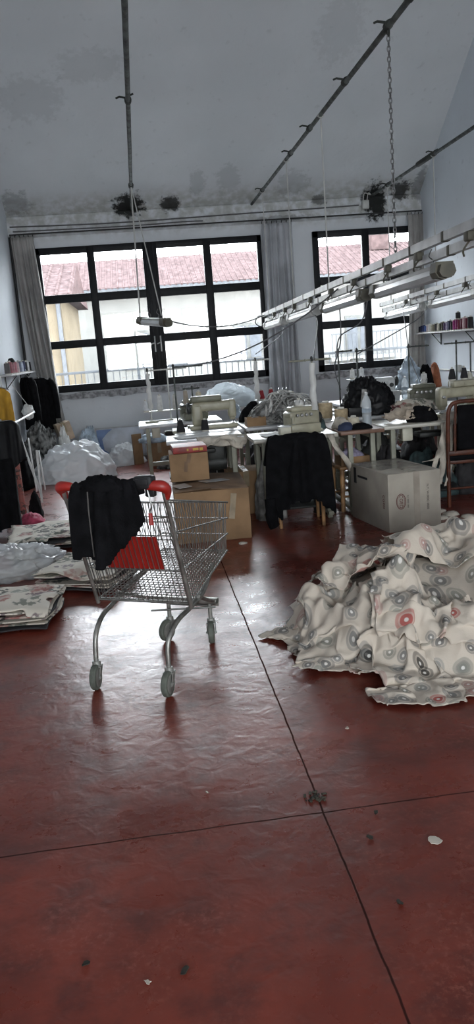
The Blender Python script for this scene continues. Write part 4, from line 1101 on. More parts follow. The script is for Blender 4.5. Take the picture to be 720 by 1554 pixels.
# thread cones -----------------------------------------------------------
CM = {}
def cmat(col):
    if col not in CM: CM[col] = mat('thread_%d' % len(CM), col, .8, 0, .1, 30, .4, 220)
    return CM[col]
M_CORE = mat('cone_core', (.5, .48, .42), .6)
def cone(label, x, y, z, r0, r1, h, col, group=None, cat='thread cone', core=True):
    t = thing('thread_cone', label, cat, (x, y, z), 0, group)
    b = MB().lathe([(r0 * .97, .012), (r0, .016), (r0 * 1.0, .03), (r1 * 1.03, h - .012), (r1, h - .006), (r1 * .7, h - .004)], None, 18); b.build('yarn', cmat(col), t)
    MB().lathe([(0, 0), (r0 * .92, 0), (r0 * .92, .014), (r0 * .6, .02), (r1 * .55, h - .01), (r1 * .5, h + .012), (r1 * .3, h + .012), (0, h)], None, 14).build('core', M_CORE, t)
    return t
def stand(label, x, y, poles, top, bar, m, tray=None, z=TZ, r=.009, wrap=None, drop=.0, rz=0.):
    t = thing('thread_stand', label, 'thread stand', (x, y, z), rz, 'thread stands')
    MB().box((0, 0, .012), (.13 if not tray else .16, .11, .024), bev=.006).build('foot', M_LEGB, t)
    for px_ in poles: MB().tube([(px_, 0, .01), (px_, 0, top - z)], r, 10).build('pole', m, t)
    if len(poles) > 1: MB().box((sum(poles) / 2, 0, .018), (abs(poles[1] - poles[0]) + .06, .05, .02), bev=.004).build('foot_bar', M_LEGB, t)
    b = MB().tube([(bar[0], 0, top - z), (bar[1], 0, top - z + .0)], .0085, 8)
    n = 4
    for i in range(n):
        xx = bar[0] + (bar[1] - bar[0]) * (i + .5) / n; b.tube([(xx, 0, top - z), (xx, -.03, top - z + .012), (xx, -.035, top - z - .012)], .004, 6)
    b.build('crossbar', m, t)
    MB().lathe([(0, -.012), (.013, -.012), (.013, .02), (.006, .034), (0, .036)], (poles[0], 0, top - z), 10).build('finial', M_MOTOR, t)
    if tray:
        zt, tx0, tx1 = tray
        MB().box(((tx0 + tx1) / 2, 0, zt - z - .006), (tx1 - tx0, .14, .012), bev=.004).build('cone_tray', m, t)
    if wrap:
        z0, z1, w0, w1, mm = wrap
        bm_ = MB(); pts, rs = [], []
        for i in range(13):
            s = i / 12; pts.append((poles[0] + .006 * sin(i * 1.7), .005 * cos(i * 2.1), (z0 - z) + (z1 - z0) * s)); rs.append((w0 * (1 - s) + w1 * s) * (1 + .16 * sin(i * 2.3)))
        bm_.tube(pts, rs, 12).build('cloth_wrap', mm, t)['label'] = 'pale cloth wrapped round the pole'
    return t
M_WSTAND = mat('white_stand_paint', (.55, .55, .52), .45)
stand('dark thread stand with an arm to the right, in front of the wide window', .35, 8.3, [0], 1.445, (-.01, .30), M_PIPE)
stand('white thread stand with two wrapped poles at the far left end of the tables', .10, 9.8, [0, .235], 1.40, (-.02, .47), M_WSTAND, (.92, -.08, .36), wrap=(.95, 1.36, .03, .022, M_WHITEC))
stand('thin stand wrapped in tapering cloth before the edge of the wide window', 1.38, 9.6, [0], 1.43, (-.04, .17), M_WSTAND, (.96, -.03, .24), wrap=(.97, 1.41, .036, .02, M_WHITEC))
stand('wide white thread stand with a long crossbar behind the black jacket', 1.58, 7.36, [0], 1.432, (-.215, .18), M_LEGB, wrap=(.80, 1.40, .035, .026, M_WHITEC))
stand('tall grey thread stand left of the black garments', 2.19, 8.8, [0], 1.465, (-.03, .16), M_PIPE)
stand('thin thread stand rising behind the black garments', 2.44, 8.95, [0], 1.455, (-.02, .19), M_PIPE)
stand('thin thread stand in front of the right grey curtain', 3.05, 8.98, [0], 1.455, (-.02, .24), M_PIPE)
stand('thread stand with two dark poles and a long bar under the right thread shelf', 3.54, 8.8, [0, .165], 1.46, (-.14, .5), M_PIPE, None)
stand('low thread stand with a tray on the second white table', .55, 8.74, [0], 1.2, (-.1, .08), M_PIPE, (1.03, -.14, .12))
stand('white thread stand with two white cones below the narrow window', 2.92, 10.72, [0], 1.32, (-.09, .09), M_WSTAND, (1.06, -.14, .14))
WHITE, CREAM, TAN_, BLK, REDC = (.62, .62, .60), (.60, .54, .42), (.47, .37, .23), (.012, .012, .013), (.28, .02, .03)
GC = 'thread cones on the tables'
for lb, x, y, z, r0, r1, h, c in [
    ('cream cone with a pale top on the low tray of the second table', .615, 8.74, 1.03, .05, .026, .13, (.50, .45, .34)),
    ('brownish tall cone on a dark base, left on the low tray of the second table', .475, 8.74, 1.03, .030, .022, .155, (.36, .31, .25)),
    ('black cone standing at the left front corner of the second white table', .37, 8.22, TZ, .045, .022, .14, BLK),
    ('black cone under the beige machine with the olive top', .62, 8.24, TZ, .04, .03, .12, BLK),
    ('white cone between the two poles of the far left stand', .215, 9.8, .92, .034, .026, .18, WHITE),
    ('second white cone right of the poles on the far left stand', .40, 9.8, .92, .036, .026, .17, (.55, .54, .5)),
    ('white cone left of the poles on the far left stand', .045, 9.8, .92, .035, .024, .13, (.58, .6, .62)),
    ('left one of two red cones beyond the grey heap', 1.43, 9.6, .96, .036, .022, .115, REDC),
    ('right one of two red cones beyond the grey heap', 1.545, 9.6, .96, .036, .024, .12, (.24, .02, .025)),
    ('tall beige cylinder of yarn behind the wide white thread stand', 1.93, 8.42, TZ, .072, .072, .175, TAN_),
    ('cream yarn cylinder left of the wide white thread stand', 1.80, 8.78, TZ, .06, .055, .14, CREAM),
    ('beige yarn cylinder in the middle of the narrow brown table', 1.985, 7.97, TZ, .066, .066, .135, TAN_),
    ('short cream yarn cylinder beside the water bottle', 1.985, 7.50, TZ, .054, .052, .085, CREAM),
    ('black cone left on top of the large beige machine', 3.01, 7.60, TZ + .345, .036, .02, .115, BLK),
    ('black cone right on top of the large beige machine', 3.14, 7.62, TZ + .345, .036, .02, .118, (.016, .016, .02)),
    ('left white cone on the stand below the narrow window', 2.85, 10.72, 1.06, .034, .028, .13, WHITE),
    ('right white cone on the stand below the narrow window', 2.98, 10.72, 1.06, .034, .028, .135, (.6, .61, .62)),
    ('white cone on top of the olive overlock machine', 3.14, 8.75, TZ + .265, .034, .03, .115, WHITE),
    ('cream cone behind the large beige machine', 3.21, 7.66, TZ, .045, .03, .40, (.45, .44, .38)),
    ('cream tension cone on the cream overlock', 1.445, 7.40, TZ + .24, .045, .035, .06, WHITE)]:
    cone(lb, x, y, z, r0, r1, h, c, GC)

# bottles ----------------------------------------------------------------
M_PET = film_mat('clear_bottle', (.70, .74, .76), .42, .12); M_WATER = glass_mat('bottle_water', (.85, .89, .92), .10, .05)
def bottle(label, x, y, z, h=.315, r=.044):
    t = thing('water_bottle', label, 'bottle', (x, y, z), 0, 'clear water bottles'); k = h / .315
    pr = [(0, .004), (r * .8, 0), (r, .01), (r, .06), (r * .96, .066), (r, .072), (r, .10), (r * .96, .106), (r, .112), (r, .20), (r * .95, .225), (r * .6, .265), (r * .34, .285), (r * .32, .30)]
    MB().lathe([(a, b * k) for a, b in pr], None, 20).build('bottle_body', M_PET, t)
    MB().lathe([(0, .006 * k), (r * .9, .008 * k), (r * .93, .095 * k), (0, .096 * k)], None, 16).build('water', M_WATER, t)
    MB().lathe([(r * .36, .292 * k), (r * .38, .296 * k), (r * .38, .312 * k), (0, .315 * k)], None, 14).build('cap', M_MWHITE, t)
    MB().lathe([(r * 1.008, .125 * k), (r * 1.008, .165 * k)], None, 20).build('bottle_band', M_BLUEF, t)
bottle('clear water bottle standing at the front of the narrow brown table', 2.095, 7.42, TZ)
bottle('clear water bottle farther back, near the narrow window corner', 3.40, 10.2, TZ, .29)

# cloth on the tables ----------------------------------------------------
def tableH(rects, base=.0):
    def H(x, y):
        z = np.full_like(x, base)
        for x0, x1, y0, y1 in rects: z = np.where((x > x0) & (x < x1) & (y > y0) & (y < y1), TZ + .002, z)
        return z
    return H
drop_sheet('fabric_sheet', M_CREAMC, (.70, 7.49), (.62, .46), -.12, tableH([(.20, .93, 7.50, 8.05)], .5), .96, .025, 51, .03, 70, 'cream cut cloth lying over the front edge of the white table behind the cartons', 'fabric', 'cut cloth on the tables', .12, .25, .012)
drop_sheet('fabric_sheet', M_WHITEC, (.44, 7.74), (.42, .4), .2, tableH([(.20, .93, 7.50, 8.05)], .5), .96, .025, 52, .03, 60, 'white cut cloth at the left end of the white table behind the cartons', 'fabric', 'cut cloth on the tables', .2, .25, .012)
drop_sheet('fabric_sheet', M_WHITEC, (1.15, 7.28), (.30, .34), .1, tableH([(.95, 1.72, 7.04, 7.62)], .5), .95, .025, 53, .03, 60, 'small white cloth on the cream table left of the cream box', 'fabric', 'cut cloth on the tables', .2, .25, .012)
TH_ = tableH([(2.19, 3.42, 7.20, 7.80)], .4)
def MH(x, y): return TH_(x, y) + .085 * np.exp(-((x - 2.55) / .17) ** 2 - ((y - 7.50) / .13) ** 2) * (1 + .6 * np.sin(x * 31 + 2) * np.sin(y * 27))
M_CRUMP = mat('tan_cream_cloth', (.43, .36, .285), .9, 0, .25, 9, .5, 60)
drop_sheet('fabric_sheet', M_CRUMP, (2.45, 7.45), (.78, .58), .15, MH, .58, .02, 54, .05, 50, 'crumpled cream cloth on the table behind the grey box', 'fabric', 'cut cloth on the tables', .2, .05, .09, fr=(9, 28), damp=.95, fric=.85, crease=.10)
drop_sheet('fabric_sheet', M_CRUMP, (2.62, 7.52), (.66, .5), 1.1, lambda x, y: MH(x, y) + .02, .58, .02, 57, .10, 50, 'second crumpled cream cloth lying over the first behind the grey box', 'fabric', 'cut cloth on the tables', .2, .05, .09, fr=(9, 28), damp=.95, fric=.85, crease=.10)
tag(lump_obj('cloth_bundle', M_JKT, (2.62, 7.38, TZ), .15, .10, .145, 61, nu=40, nv=14, rough=.18, freq=4), 'black cloth bundle on the crumpled cream cloth behind the grey box', 'cloth bundle', 'cloth bundles')
tag(lump_obj('cloth_bundle', M_CREAMC, (2.90, 7.33, TZ), .13, .07, .075, 62, nu=40, nv=12, rough=.2, freq=4), 'low cream cloth mound under the needle of the large beige machine', 'cloth bundle', 'cloth bundles')
tag(lump_obj('cloth_bundle', M_FLOR, (2.85, 8.38, TZ), .28, .09, .14, 63, nu=50, nv=14, rough=.3, freq=6), 'patterned cloth roll between the black garments and the large beige machine', 'cloth bundle', 'cloth bundles')
def strips(name, m, c, rx, ry, h, n, seed, label, w=.022, group=None, z=TZ):
    """a tangle of cloth strips: many narrow ribbons looping over a mound"""
    rg = random.Random(seed); b = MB()
    for i in range(n):
        a = rg.uniform(0, 2 * pi); R = []; x, y = rg.uniform(-1, 1), rg.uniform(-1, 1); kk = rg.uniform(6, 12)
        for s in range(7):
            a += rg.uniform(-1.1, 1.1); x += .26 * cos(a); y += .26 * sin(a)
            q = math.hypot(x, y)
            if q > 1: x /= q; y /= q; a += 1.6
            R.append((c[0] + x * rx, c[1] + y * ry, z + max(.01, h * (1 - x * x - y * y) ** .8 if x * x + y * y < 1 else .01) * rg.uniform(.75, 1.12) + .006))
        P = catmull(R, 4); ww = w * rg.uniform(.7, 1.6)
        for k in range(len(P) - 1):
            d = (P[k + 1] - P[k]).normalized(); tw = i + k * .25; sd = d.cross(V((.3 * sin(tw), .3 * cos(tw), 1))).normalized() * ww / 2
            if k == 0: last = [b.bm.verts.new(P[0] - sd), b.bm.verts.new(P[0] + V((0, 0, .006))), b.bm.verts.new(P[0] + sd)]
            nw = [b.bm.verts.new(P[k + 1] - sd), b.bm.verts.new(P[k + 1] + V((0, 0, .007))), b.bm.verts.new(P[k + 1] + sd)]
            for e in (0, 1): b.bm.faces.new((last[e], last[e + 1], nw[e + 1], nw[e]))
            last = nw
    o = b.build(name, m, angle=180); c0 = V((c[0], c[1], z)); o.data.transform(Matrix.Translation(-c0)); o.location = c0
    return tag(o, label, 'cloth strips', group, 'stuff')
sh = thing('cloth_strip_heap', 'heap of tangled grey white cloth strips on the middle table before the pale curtain', 'cloth heap', (1.55, 8.62, TZ))
lump_obj('mound', M_GREYC, (0, 0, 0), .42, .32, .24, 64, sh, nu=64, nv=20, rough=.3, freq=5)
for nm_, m_, n_, sd_, h_ in (('grey_strips', M_GREYC, 120, 3, .27), ('pale_strips', mat('pale_strips', (.52, .51, .48), .9, 0, .25, 9), 70, 5, .30)):
    o = strips(nm_, m_, (0, 0), .46, .36, h_, n_, sd_, '', z=0.)
    for k_ in ('label', 'category'): del o[k_]
    o.parent = sh
tag(lump_obj('cloth_bundle', M_JKT, (1.22, 8.86, TZ), .17, .10, .20, 65, nu=40, nv=14, rough=.2, freq=3), 'black cloth bundle on the left end of the grey strip heap', 'cloth bundle', 'cloth bundles')
tag(lump_obj('cloth_bundle', M_BLUEF, (1.02 + .06, 9.5, TZ), .08, .07, .17, 66, nu=30, nv=12, rough=.3, freq=4), 'small bluish plastic wad left of the red cones', 'cloth bundle', 'cloth bundles')
gp = thing('garment_pile', 'pile of shiny black garments on the table below the narrow window', 'garment pile', (2.43, 8.56, TZ), .1)
lump_obj('garments', mat('black_satin', (.006, .006, .007), .5, 0, .3, 12, spec=.3), (0, 0, 0), .27, .24, .37, 67, gp, nu=70, nv=26, rough=.3, freq=5, ridge=.9)
lump_obj('sleeve', M_JKT, (.16, -.04, 0), .14, .17, .30, 68, gp, nu=40, nv=16, rough=.3, freq=5)
MB().box((-.14, -.23, .15), (.055, .02, .28), (.12, .1, 0), .008).build('pale_lining', M_GREYC, gp)
ob_ = thing('fabric_board', 'flat black folder leaning before the black garment pile', 'folder', (2.25, 8.29, TZ)); MB().box((0, 0, .05), (.2, .012, .10), (.15, 0, 0), .003).build('board', M_BLKP, ob_); MB().box((0, -.01, .095), (.2, .02, .01), (.15, 0, 0), .002).build('spine', M_MOTOR, ob_)
tag(lump_obj('cloth_bundle', M_NAVY, (1.83, 7.20, TZ), .075, .05, .07, 69, nu=30, nv=10, rough=.25, freq=4), 'navy wad of cloth at the left front of the brown table', 'cloth bundle', 'cloth bundles')
tag(lump_obj('cloth_bundle', M_JKT, (1.965, 7.19, TZ), .11, .055, .055, 70, nu=30, nv=10, rough=.25, freq=4), 'black wad of cloth at the right front of the brown table', 'cloth bundle', 'cloth bundles')
tag(lump_obj('cloth_bundle', M_CREAMC, (1.84, 7.42, TZ), .085, .07, .105, 71, nu=30, nv=10, rough=.25, freq=4), 'tan wad of cloth behind the navy one on the brown table', 'cloth bundle', 'cloth bundles')
tag(lump_obj('cloth_bundle', M_TEAL, (1.66, 7.52, TZ), .06, .05, .10, 72, nu=30, nv=10, rough=.25, freq=4), 'teal wad of cloth at the foot of the wide white thread stand', 'cloth bundle', 'cloth bundles')
bg = thing('plastic_bag', 'clear bulging plastic bag on the table below the wide window', 'plastic bag', (1.25, 11.55, TZ), 0)
lump_obj('film', film_mat('bluish_film', (.70, .76, .80), .72, .2), (0, 0, 0), .40, .28, .29, 73, bg, nu=100, nv=36, rough=.2, freq=3.2, ridge=2)
lump_obj('contents', M_WHITEC, (0, 0, 0), .33, .22, .22, 74, bg, nu=40, nv=14, rough=.2, freq=3)
tag(lump_obj('plastic_bag', M_BLUEF, (4.06, 11.95, TZ), .19, .18, .40, 75, nu=50, nv=22, rough=.35, freq=4, ridge=.9), 'bluish white bag standing in the far right corner beside the curtain', 'plastic bag')
tag(lump_obj('cloth_bundle', M_JKT, (4.28, 11.85, TZ), .11, .12, .34, 76, nu=40, nv=16, rough=.3, freq=4), 'dark cloth between the bluish bag and the orange cloth', 'cloth bundle', 'cloth bundles')
tag(lump_obj('cloth_bundle', M_ORNG, (4.46, 11.95, TZ), .09, .12, .36, 77, nu=40, nv=16, rough=.2, freq=3), 'orange brown cloth standing in the far right corner', 'cloth bundle', 'cloth bundles')
bx = thing('small_box', 'small cream box on the front of the cream table behind the black jacket', 'box', (1.262, 7.2, TZ), .05); MB().box((0, 0, .04), (.105, .10, .08), bev=.012).build('body', M_CREAMB, bx); MB().box((0, 0, .082), (.108, .103, .012), bev=.005).build('lid', M_MWHITE, bx)
bx = thing('small_box', 'small white box beside the farther water bottle', 'box', (3.23, 10.15, TZ), .2); MB().box((0, 0, .055), (.13, .12, .11), bev=.008).build('body', M_MWHITE, bx); MB().box((0, 0, .112), (.134, .124, .012), bev=.004).build('lid', M_MWHITE, bx)
tr_ = thing('cardboard_tray', 'brown cardboard tray between the beige machine and the grey strip heap', 'tray', (1.16, 8.35, TZ), .05)
MB().box((0, 0, .004), (.2, .14, .008)).box((0, -.068, .045), (.2, .005, .09)).box((0, .068, .045), (.2, .005, .09)).box((-.098, 0, .045), (.005, .14, .09)).box((.098, 0, .045), (.005, .14, .09)).build('tray_sides', M_CARD, tr_)
lump_obj('cloth_scraps', M_GREYC, (0, 0, .008), .08, .05, .09, 78, tr_, nu=24, nv=8)

for k, (x, y, rx, ry, h, m, lb) in enumerate([  # dark clutter added to deepen the shade under the tables
    (.62, 8.45, .24, .2, .5, M_DARKF, 'dark bundle added for shade under the white table holding the beige and olive machine'),
    (1.50, 8.55, .34, .25, .52, M_DARKF, 'dark bundle added for shade under the table with the grey cloth heap'),
    (1.62, 7.38, .09, .12, .40, M_DARKF, 'dark bundle added for shade under the right end of the cream table, behind the jacket'),
    (2.52, 8.6, .30, .25, .55, M_MOTOR, 'dark bundle added for shade under the table with the black garments'),
    (3.05, 8.65, .24, .25, .5, M_DARKF, 'dark bundle added for shade under the olive machine'),
    (3.90, 8.8, .36, .28, .55, M_DARKF, 'dark bundle added for shade under the table by the right wall'),
    (1.60, 9.8, .4, .25, .5, M_DARKF, 'dark bundle added for shade under the table holding the red cones'),
    (3.15, 7.62, .14, .12, .36, M_DARKF, 'dark bundle added for shade on the floor behind the red-brown chair legs')]):
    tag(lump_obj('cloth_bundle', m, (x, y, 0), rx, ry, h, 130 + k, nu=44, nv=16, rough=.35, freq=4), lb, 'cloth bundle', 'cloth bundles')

# ------------------------------------------------------------------ chairs
ch = thing('wooden_chair', 'red-brown wooden chair with a black padded back at the right edge', 'chair', (2.97, 7.03, 0), -.03)
W_ = .235
pth = [(-W_, 0, 0), (-W_, 0, .45), (-W_, -.012, .80), (-W_ + .01, -.014, .90), (-W_ + .045, -.016, .952), (-W_ + .11, -.017, .968)]
full = catmull(pth, 7); full = full + [V((-p.x, p.y, p.z)) for p in reversed(full)]
MB().tube(full, .019, 10).build('back_frame', M_WOOD, ch)
for sx in (-1, 1):
    MB().tube([(sx * (W_ - .06), -.012, .51), (sx * (W_ - .065), -.014, .80), (sx * (W_ - .075), -.015, .955)], .013, 8).build('back_slat', M_WOOD, ch)
    MB().tube([(sx * (W_ - .01), .41, 0), (sx * (W_ - .01), .41, .44)], [.014, .018], 8).build('leg', M_WOOD, ch)
    MB().tube([(sx * W_, .0, .20), (sx * (W_ - .01), .41, .20)], .010, 8).build('side_rail', M_WOOD, ch)
MB().box((0, -.008, .50), (2 * W_, .028, .045), bev=.008).build('lower_back_rail', M_WOOD, ch)
MB().box((0, -.02, .735), (2 * W_ - .165, .04, .40), bev=.02, seg=3).build('back_pad', M_JKT, ch)
MB().box((0, .20, .455), (2 * W_ + .01, .44, .055), bev=.022, seg=3).build('seat', M_JKT, ch)
MB().box((0, .2, .415), (2 * W_ - .02, .40, .035), bev=.006).build('seat_frame', M_WOOD, ch)
MB().tube([(-W_, 0, .17), (W_, 0, .17)], .010, 8).build('stretcher', M_WOOD, ch)
jc = thing('wooden_chair', 'light wooden chair under the black jacket at the cream table', 'chair', (1.30, 6.78, 0), -.1)
for sx in (-1, 1):
    MB().tube([(sx * .19, .06, 0), (sx * .19, .05, .44), (sx * .185, -.01, .80)], [.017, .018, .016], 10).build('back_post', M_WOODL, jc)
    MB().tube([(sx * .185, .43, 0), (sx * .185, .43, .43)], [.015, .019], 8).build('leg', M_WOODL, jc)
    MB().tube([(sx * .19, .06, .20), (sx * .185, .43, .20)], .009, 8).build('side_rail', M_WOODL, jc)
MB().box((0, .005, .755), (.38, .022, .09), bev=.008).box((0, .02, .62), (.36, .018, .05), bev=.006).build('back_rail', M_WOODL, jc)
MB().box((0, .24, .445), (.42, .42, .032), bev=.012).build('seat', M_WOODL, jc)
MB().tube([(-.19, .06, .25), (.19, .06, .25)], .009, 8).build('stretcher', M_WOODL, jc)
jk2 = thing('jacket', 'large black jacket hung over the back of the light wooden chair', 'jacket', (1.30, 6.78, 0), -.1)
def jm2(R, v):
    c = (R[:-1, :-1] + R[1:, 1:]) / 2; vv = (v[:-1, :-1] + v[1:, 1:]) / 2; u = (c[..., 0] - R[..., 0].min()) / (R[..., 0].max() - R[..., 0].min())
    lo = np.where(u < .24, .70 + .02 * np.sin(u * 40), np.where(u < .34, .63, np.where(u < .80, .57 + .015 * np.sin(u * 25), .60 + .10 * (u - .80) / .2)))
    return vv > -lo
def jc2(Q, P, f):
    Q[..., 1] = np.where((Q[..., 1] > -.05) & (Q[..., 1] < .01) & (Q[..., 2] < .80), -.05, Q[..., 1]); Q[..., 1] = np.where((Q[..., 1] >= .01) & (Q[..., 1] < .05) & (Q[..., 2] < .80), .05, Q[..., 1])
    Q[..., 2] = np.maximum(Q[..., 2], .02); return Q
def shape2(o): pass
jo2, jp2, jv2 = drape_over('cloth', .66, .72, .30, .815, .024, 8, .66, .95, jm2, M_JKT, jk2, .028, .02, jc2, steps=60, bend=.3)
jo2.location = (-.01, -.01, 0)
lump_obj('collar', M_JKT, (-.01, -.005, .785), .20, .05, .06, 14, jk2, nu=36, nv=10, rough=.15, freq=4)
MB().tube(catmull([(-.28, -.09, .30), (-.275, -.1, .18), (-.27, -.1, .10), (-.25, -.1, .05)], 5), [.05] * 5 + [.055] * 5 + [.05] * 5 + [.03], 10).build('sleeve', M_JKT, jk2)
st_ = thing('wooden_stool', 'light wooden stool under the brown table beside the grey box', 'stool', (1.93, 7.46, 0), .05)
for sx in (-1, 1):
    for sy in (-1, 1): MB().tube([(sx * .145, sy * .16, 0), (sx * .14, sy * .15, .2), (sx * .135, sy * .145, .40)], [.020, .022, .024], 10).build('leg', M_WOODL, st_)
MB().box((0, 0, .413), (.33, .36, .03), bev=.012).build('seat', M_WOODL, st_)
MB().tube([(-.14, -.155, .14), (.14, -.155, .14)], .010, 8).tube([(-.14, .155, .14), (.14, .155, .14)], .010, 8).build('stretcher', M_WOODL, st_)
tr2 = thing('cardboard_tray', 'brown cardboard tray with purple plastic on the stool under the brown table', 'tray', (1.94, 7.44, .428), .05)
MB().box((0, 0, .004), (.28, .2, .008)).box((0, -.098, .04), (.28, .005, .08)).box((0, .098, .04), (.28, .005, .08)).box((-.138, 0, .04), (.005, .2, .08)).box((.138, 0, .04), (.005, .2, .08)).build('tray_sides', M_CARD, tr2)
lump_obj('plastic_wad', mat('lilac_plastic', (.42, .38, .52), .3, 0, .3, 12), (0, 0, .008), .12, .08, .13, 79, tr2, nu=36, nv=12, rough=.35, freq=5, ridge=.9)

# ------------------------------------------------------------------ cartons
def carton(name, label, x, y, z, w, d, h, rz, m, flaps=(), tape=True, group='cartons', cat='carton', bulge=.0, md=None):
    t = thing(name, label, cat, (x, y, z), rz, group)
    b = MB().box((0, 0, h / 2), (w, d, h), bev=.006); b.build('body', m, t)
    if tape:
        MB().box((0, 0, h + .0008), (.055, d * .99 + .008, .0016)).box((0, -d / 2 - .0008, h - .07), (.055, .0016, .145)).build('tape', M_TAPE, t)
    for (cx_, cy_, fw, fd, rx_, ry_, dz) in flaps:
        MB().box((cx_, cy_, h + dz), (fw, fd, .006), (rx_, ry_, 0), .002).build('flap', md or M_CARDD, t)
    return t
c1 = carton('cardboard_box', 'large brown carton with taped flaps, lowest of the stack before the white table', .515, 7.02, 0, .63, .78, .44, -.02, M_CARD, [(-.155, 0, .31, .78, 0, -.05, .013), (.155, -.01, .32, .79, .02, .06, .013)], False)
MB().box((.06, -.393, .30), (.03, .002, .09), (0, .2, 0)).build('tape', M_TAPE, c1); MB().box((.17, -.393, .29), (.05, .002, .22), (0, .15, 0)).build('tape', M_TAPE, c1)
MB().box((.05, -.05, .468), (.24, .14, .002), (.0, .05, .5)).box((-.24, -.2, .468), (.12, .2, .002), (0, -.05, .3)).build('torn_tape', mat('torn_tape_white', (.5, .5, .5), .2), c1)
c2_ = carton('cardboard_box', 'smaller brown carton standing on the large carton, with a red box on top', .365, 7.20, .475, .34, .38, .245, -.02, M_CARD, [], False)
MB().box((.0, -.192, .20), (.035, .002, .08), (0, .25, 0)).build('tape', M_CARDD, c2_); MB().box((-.03, -.192, .13), (.03, .002, .09), (0, .15, 0)).build('tape', M_CARDD, c2_)
rb = thing('flat_box', 'flat red box with yellow marks lying on the smaller carton', 'box', (.375, 7.19, .722), .02, None)
MB().box((0, 0, .028), (.30, .36, .055), bev=.006).build('body', mat('red_print', (.26, .025, .02), .5, 0, .25, 9), rb)
MB().box((.05, -.181, .03), (.05, .002, .02)).box((.10, -.181, .028), (.03, .002, .025)).box((-.02, -.181, .03), (.015, .002, .02)).build('yellow_marks', mat('yellow_print', (.45, .28, .03), .6), rb)
carton('cardboard_box', 'brown carton behind the large one, its side showing under the white table', .93, 7.82, 0, .34, .42, .42, .0, M_CARD, [], True)
drk = tag(lump_obj('cloth_bundle', M_GREYC, (1.12, 7.36, .0), .15, .17, .58, 81, nu=44, nv=18, rough=.35, freq=4), 'tall bundle of grey cloth under the cream table left of the jacket', 'cloth bundle', 'cloth bundles')
gb = carton('cardboard_box', 'big grey-beige carton with an oval logo standing before the cream-edged table', 2.105, 6.70, 0, .475, .78, .49, .14, M_CARDG, [], False)
MB().box((0, 0, .491), (.06, .77, .0016)).box((.02, -.3908, .245), (.055, .0016, .488)).build('tape', mat('clear_tape', (.34, .30, .25), .15), gb)
MB().box((-.02, .10, .492), (.40, .5, .002), (0, 0, .1)).build('plastic_sheet', mat('film_over_cardboard', (.31, .285, .245), .2, 0, .15, 5, .3, 14, spec=.9), gb)
MB().box((-.239, .28, .40), (.004, .05, .14)).box((-.239, .12, .40), (.003, .2, .02)).build('black_tape', M_BLKP, gb)
def text(name, s, size, m, parent, loc, rot, ext=.0006, sx=1.):
    cu = bpy.data.curves.new(name, 'FONT'); cu.body = s; cu.size = size; cu.extrude = ext; cu.align_x = 'CENTER'; cu.align_y = 'CENTER'
    tmp = bpy.data.objects.new('tmp_text', cu); COL.objects.link(tmp)
    dg = bpy.context.evaluated_depsgraph_get(); me = bpy.data.meshes.new_from_object(tmp.evaluated_get(dg))
    bpy.data.objects.remove(tmp); o = bpy.data.objects.new(name, me); COL.objects.link(o)
    me.materials.clear(); me.materials.append(m); o.parent = parent; o.location = loc; o.rotation_euler = rot; o.scale = (sx, 1, 1); return o
fy = -.3915
lg = MB(); ring = lambda a, b, n=36: [(a * cos(2 * pi * i / n), fy, .25 + b * sin(2 * pi * i / n)) for i in range(n)]
def annulus(mb, cx_, a0, b0, a1, b1, n=40):
    P = [(cx_ + a0 * cos(2 * pi * i / n), fy, .255 + b0 * sin(2 * pi * i / n)) for i in range(n)]; Q = [(cx_ + a1 * cos(2 * pi * i / n), fy, .255 + b1 * sin(2 * pi * i / n)) for i in range(n)]
    for i in range(n):
        j = (i + 1) % n; mb.poly([P[i], P[j], Q[j], Q[i]])
annulus(lg, -.125, .044, .066, .038, .060); annulus(lg, -.125, .034, .056, .031, .053)
lgo = lg.build('oval_logo', M_INKR, gb, smooth=False)
text('logo_letters', 'CGED', .042, M_INKR, lgo, (-.125, fy, .255), (pi / 2, pi / 2, 0))
text('side_print', 'N.1 2000 1000', .018, M_INK, gb, (-.062, fy, .25), (pi / 2, pi / 2, 0))
text('side_print', 'N.Y. W.000C 000S', .028, M_INK, gb, (.118, fy, .27), (pi / 2, pi / 2, 0), sx=.98)
text('side_print', 'CGED', .045, M_INKR, gb, (-.2385, -.30, .25), (pi / 2, pi / 2, -pi / 2))
# cartons and boards farther back on the left
cb = carton('cardboard_box', 'brown box piled with oddments standing on the floor beyond the left tables', .19, 11.75, 0, .36, .36, .34, 0, M_CARD, [], True)
tag(lump_obj('cloth_bundle', M_BLUEF, (.12, 11.72, .342), .20, .16, .12, 83, nu=36, nv=12, rough=.4, freq=6, ridge=.9), 'plastic oddments heaped on the brown box beyond the left tables', 'cloth bundle', 'cloth bundles')
tag(lump_obj('cloth_bundle', M_CAMO, (.28, 11.3, 0), .14, .12, .17, 84, nu=36, nv=12, rough=.4, freq=6), 'black and white cloth on the floor before the brown box beyond the left tables', 'cloth bundle', 'cloth bundles')
bp_ = thing('cardboard_sheet', 'narrow upright sheet of brown cardboard beside the smaller white sack', 'cardboard', (-.125, 12.0, 0), .35)
MB().box((0, .0, .225), (.15, .02, .45), (-.04, 0, 0), .003).build('sheet', M_CARD, bp_); MB().box((-.07, -.005, .225), (.012, .03, .45), (-.04, 0, 0), .002).build('fold_edge', M_CARDD, bp_)
bd_ = thing('leaning_board', 'white board with a blue corner leaning under the wide window', 'board', (-.385, 12.86, 0), 0)
bdr = (RAD(-6), 0, 0)
MB().box((0, .03, .27), (.76, .02, .46), bdr, .004).build('panel', mat('white_panel', (.50, .54, .60), .35), bd_)
f = MB()
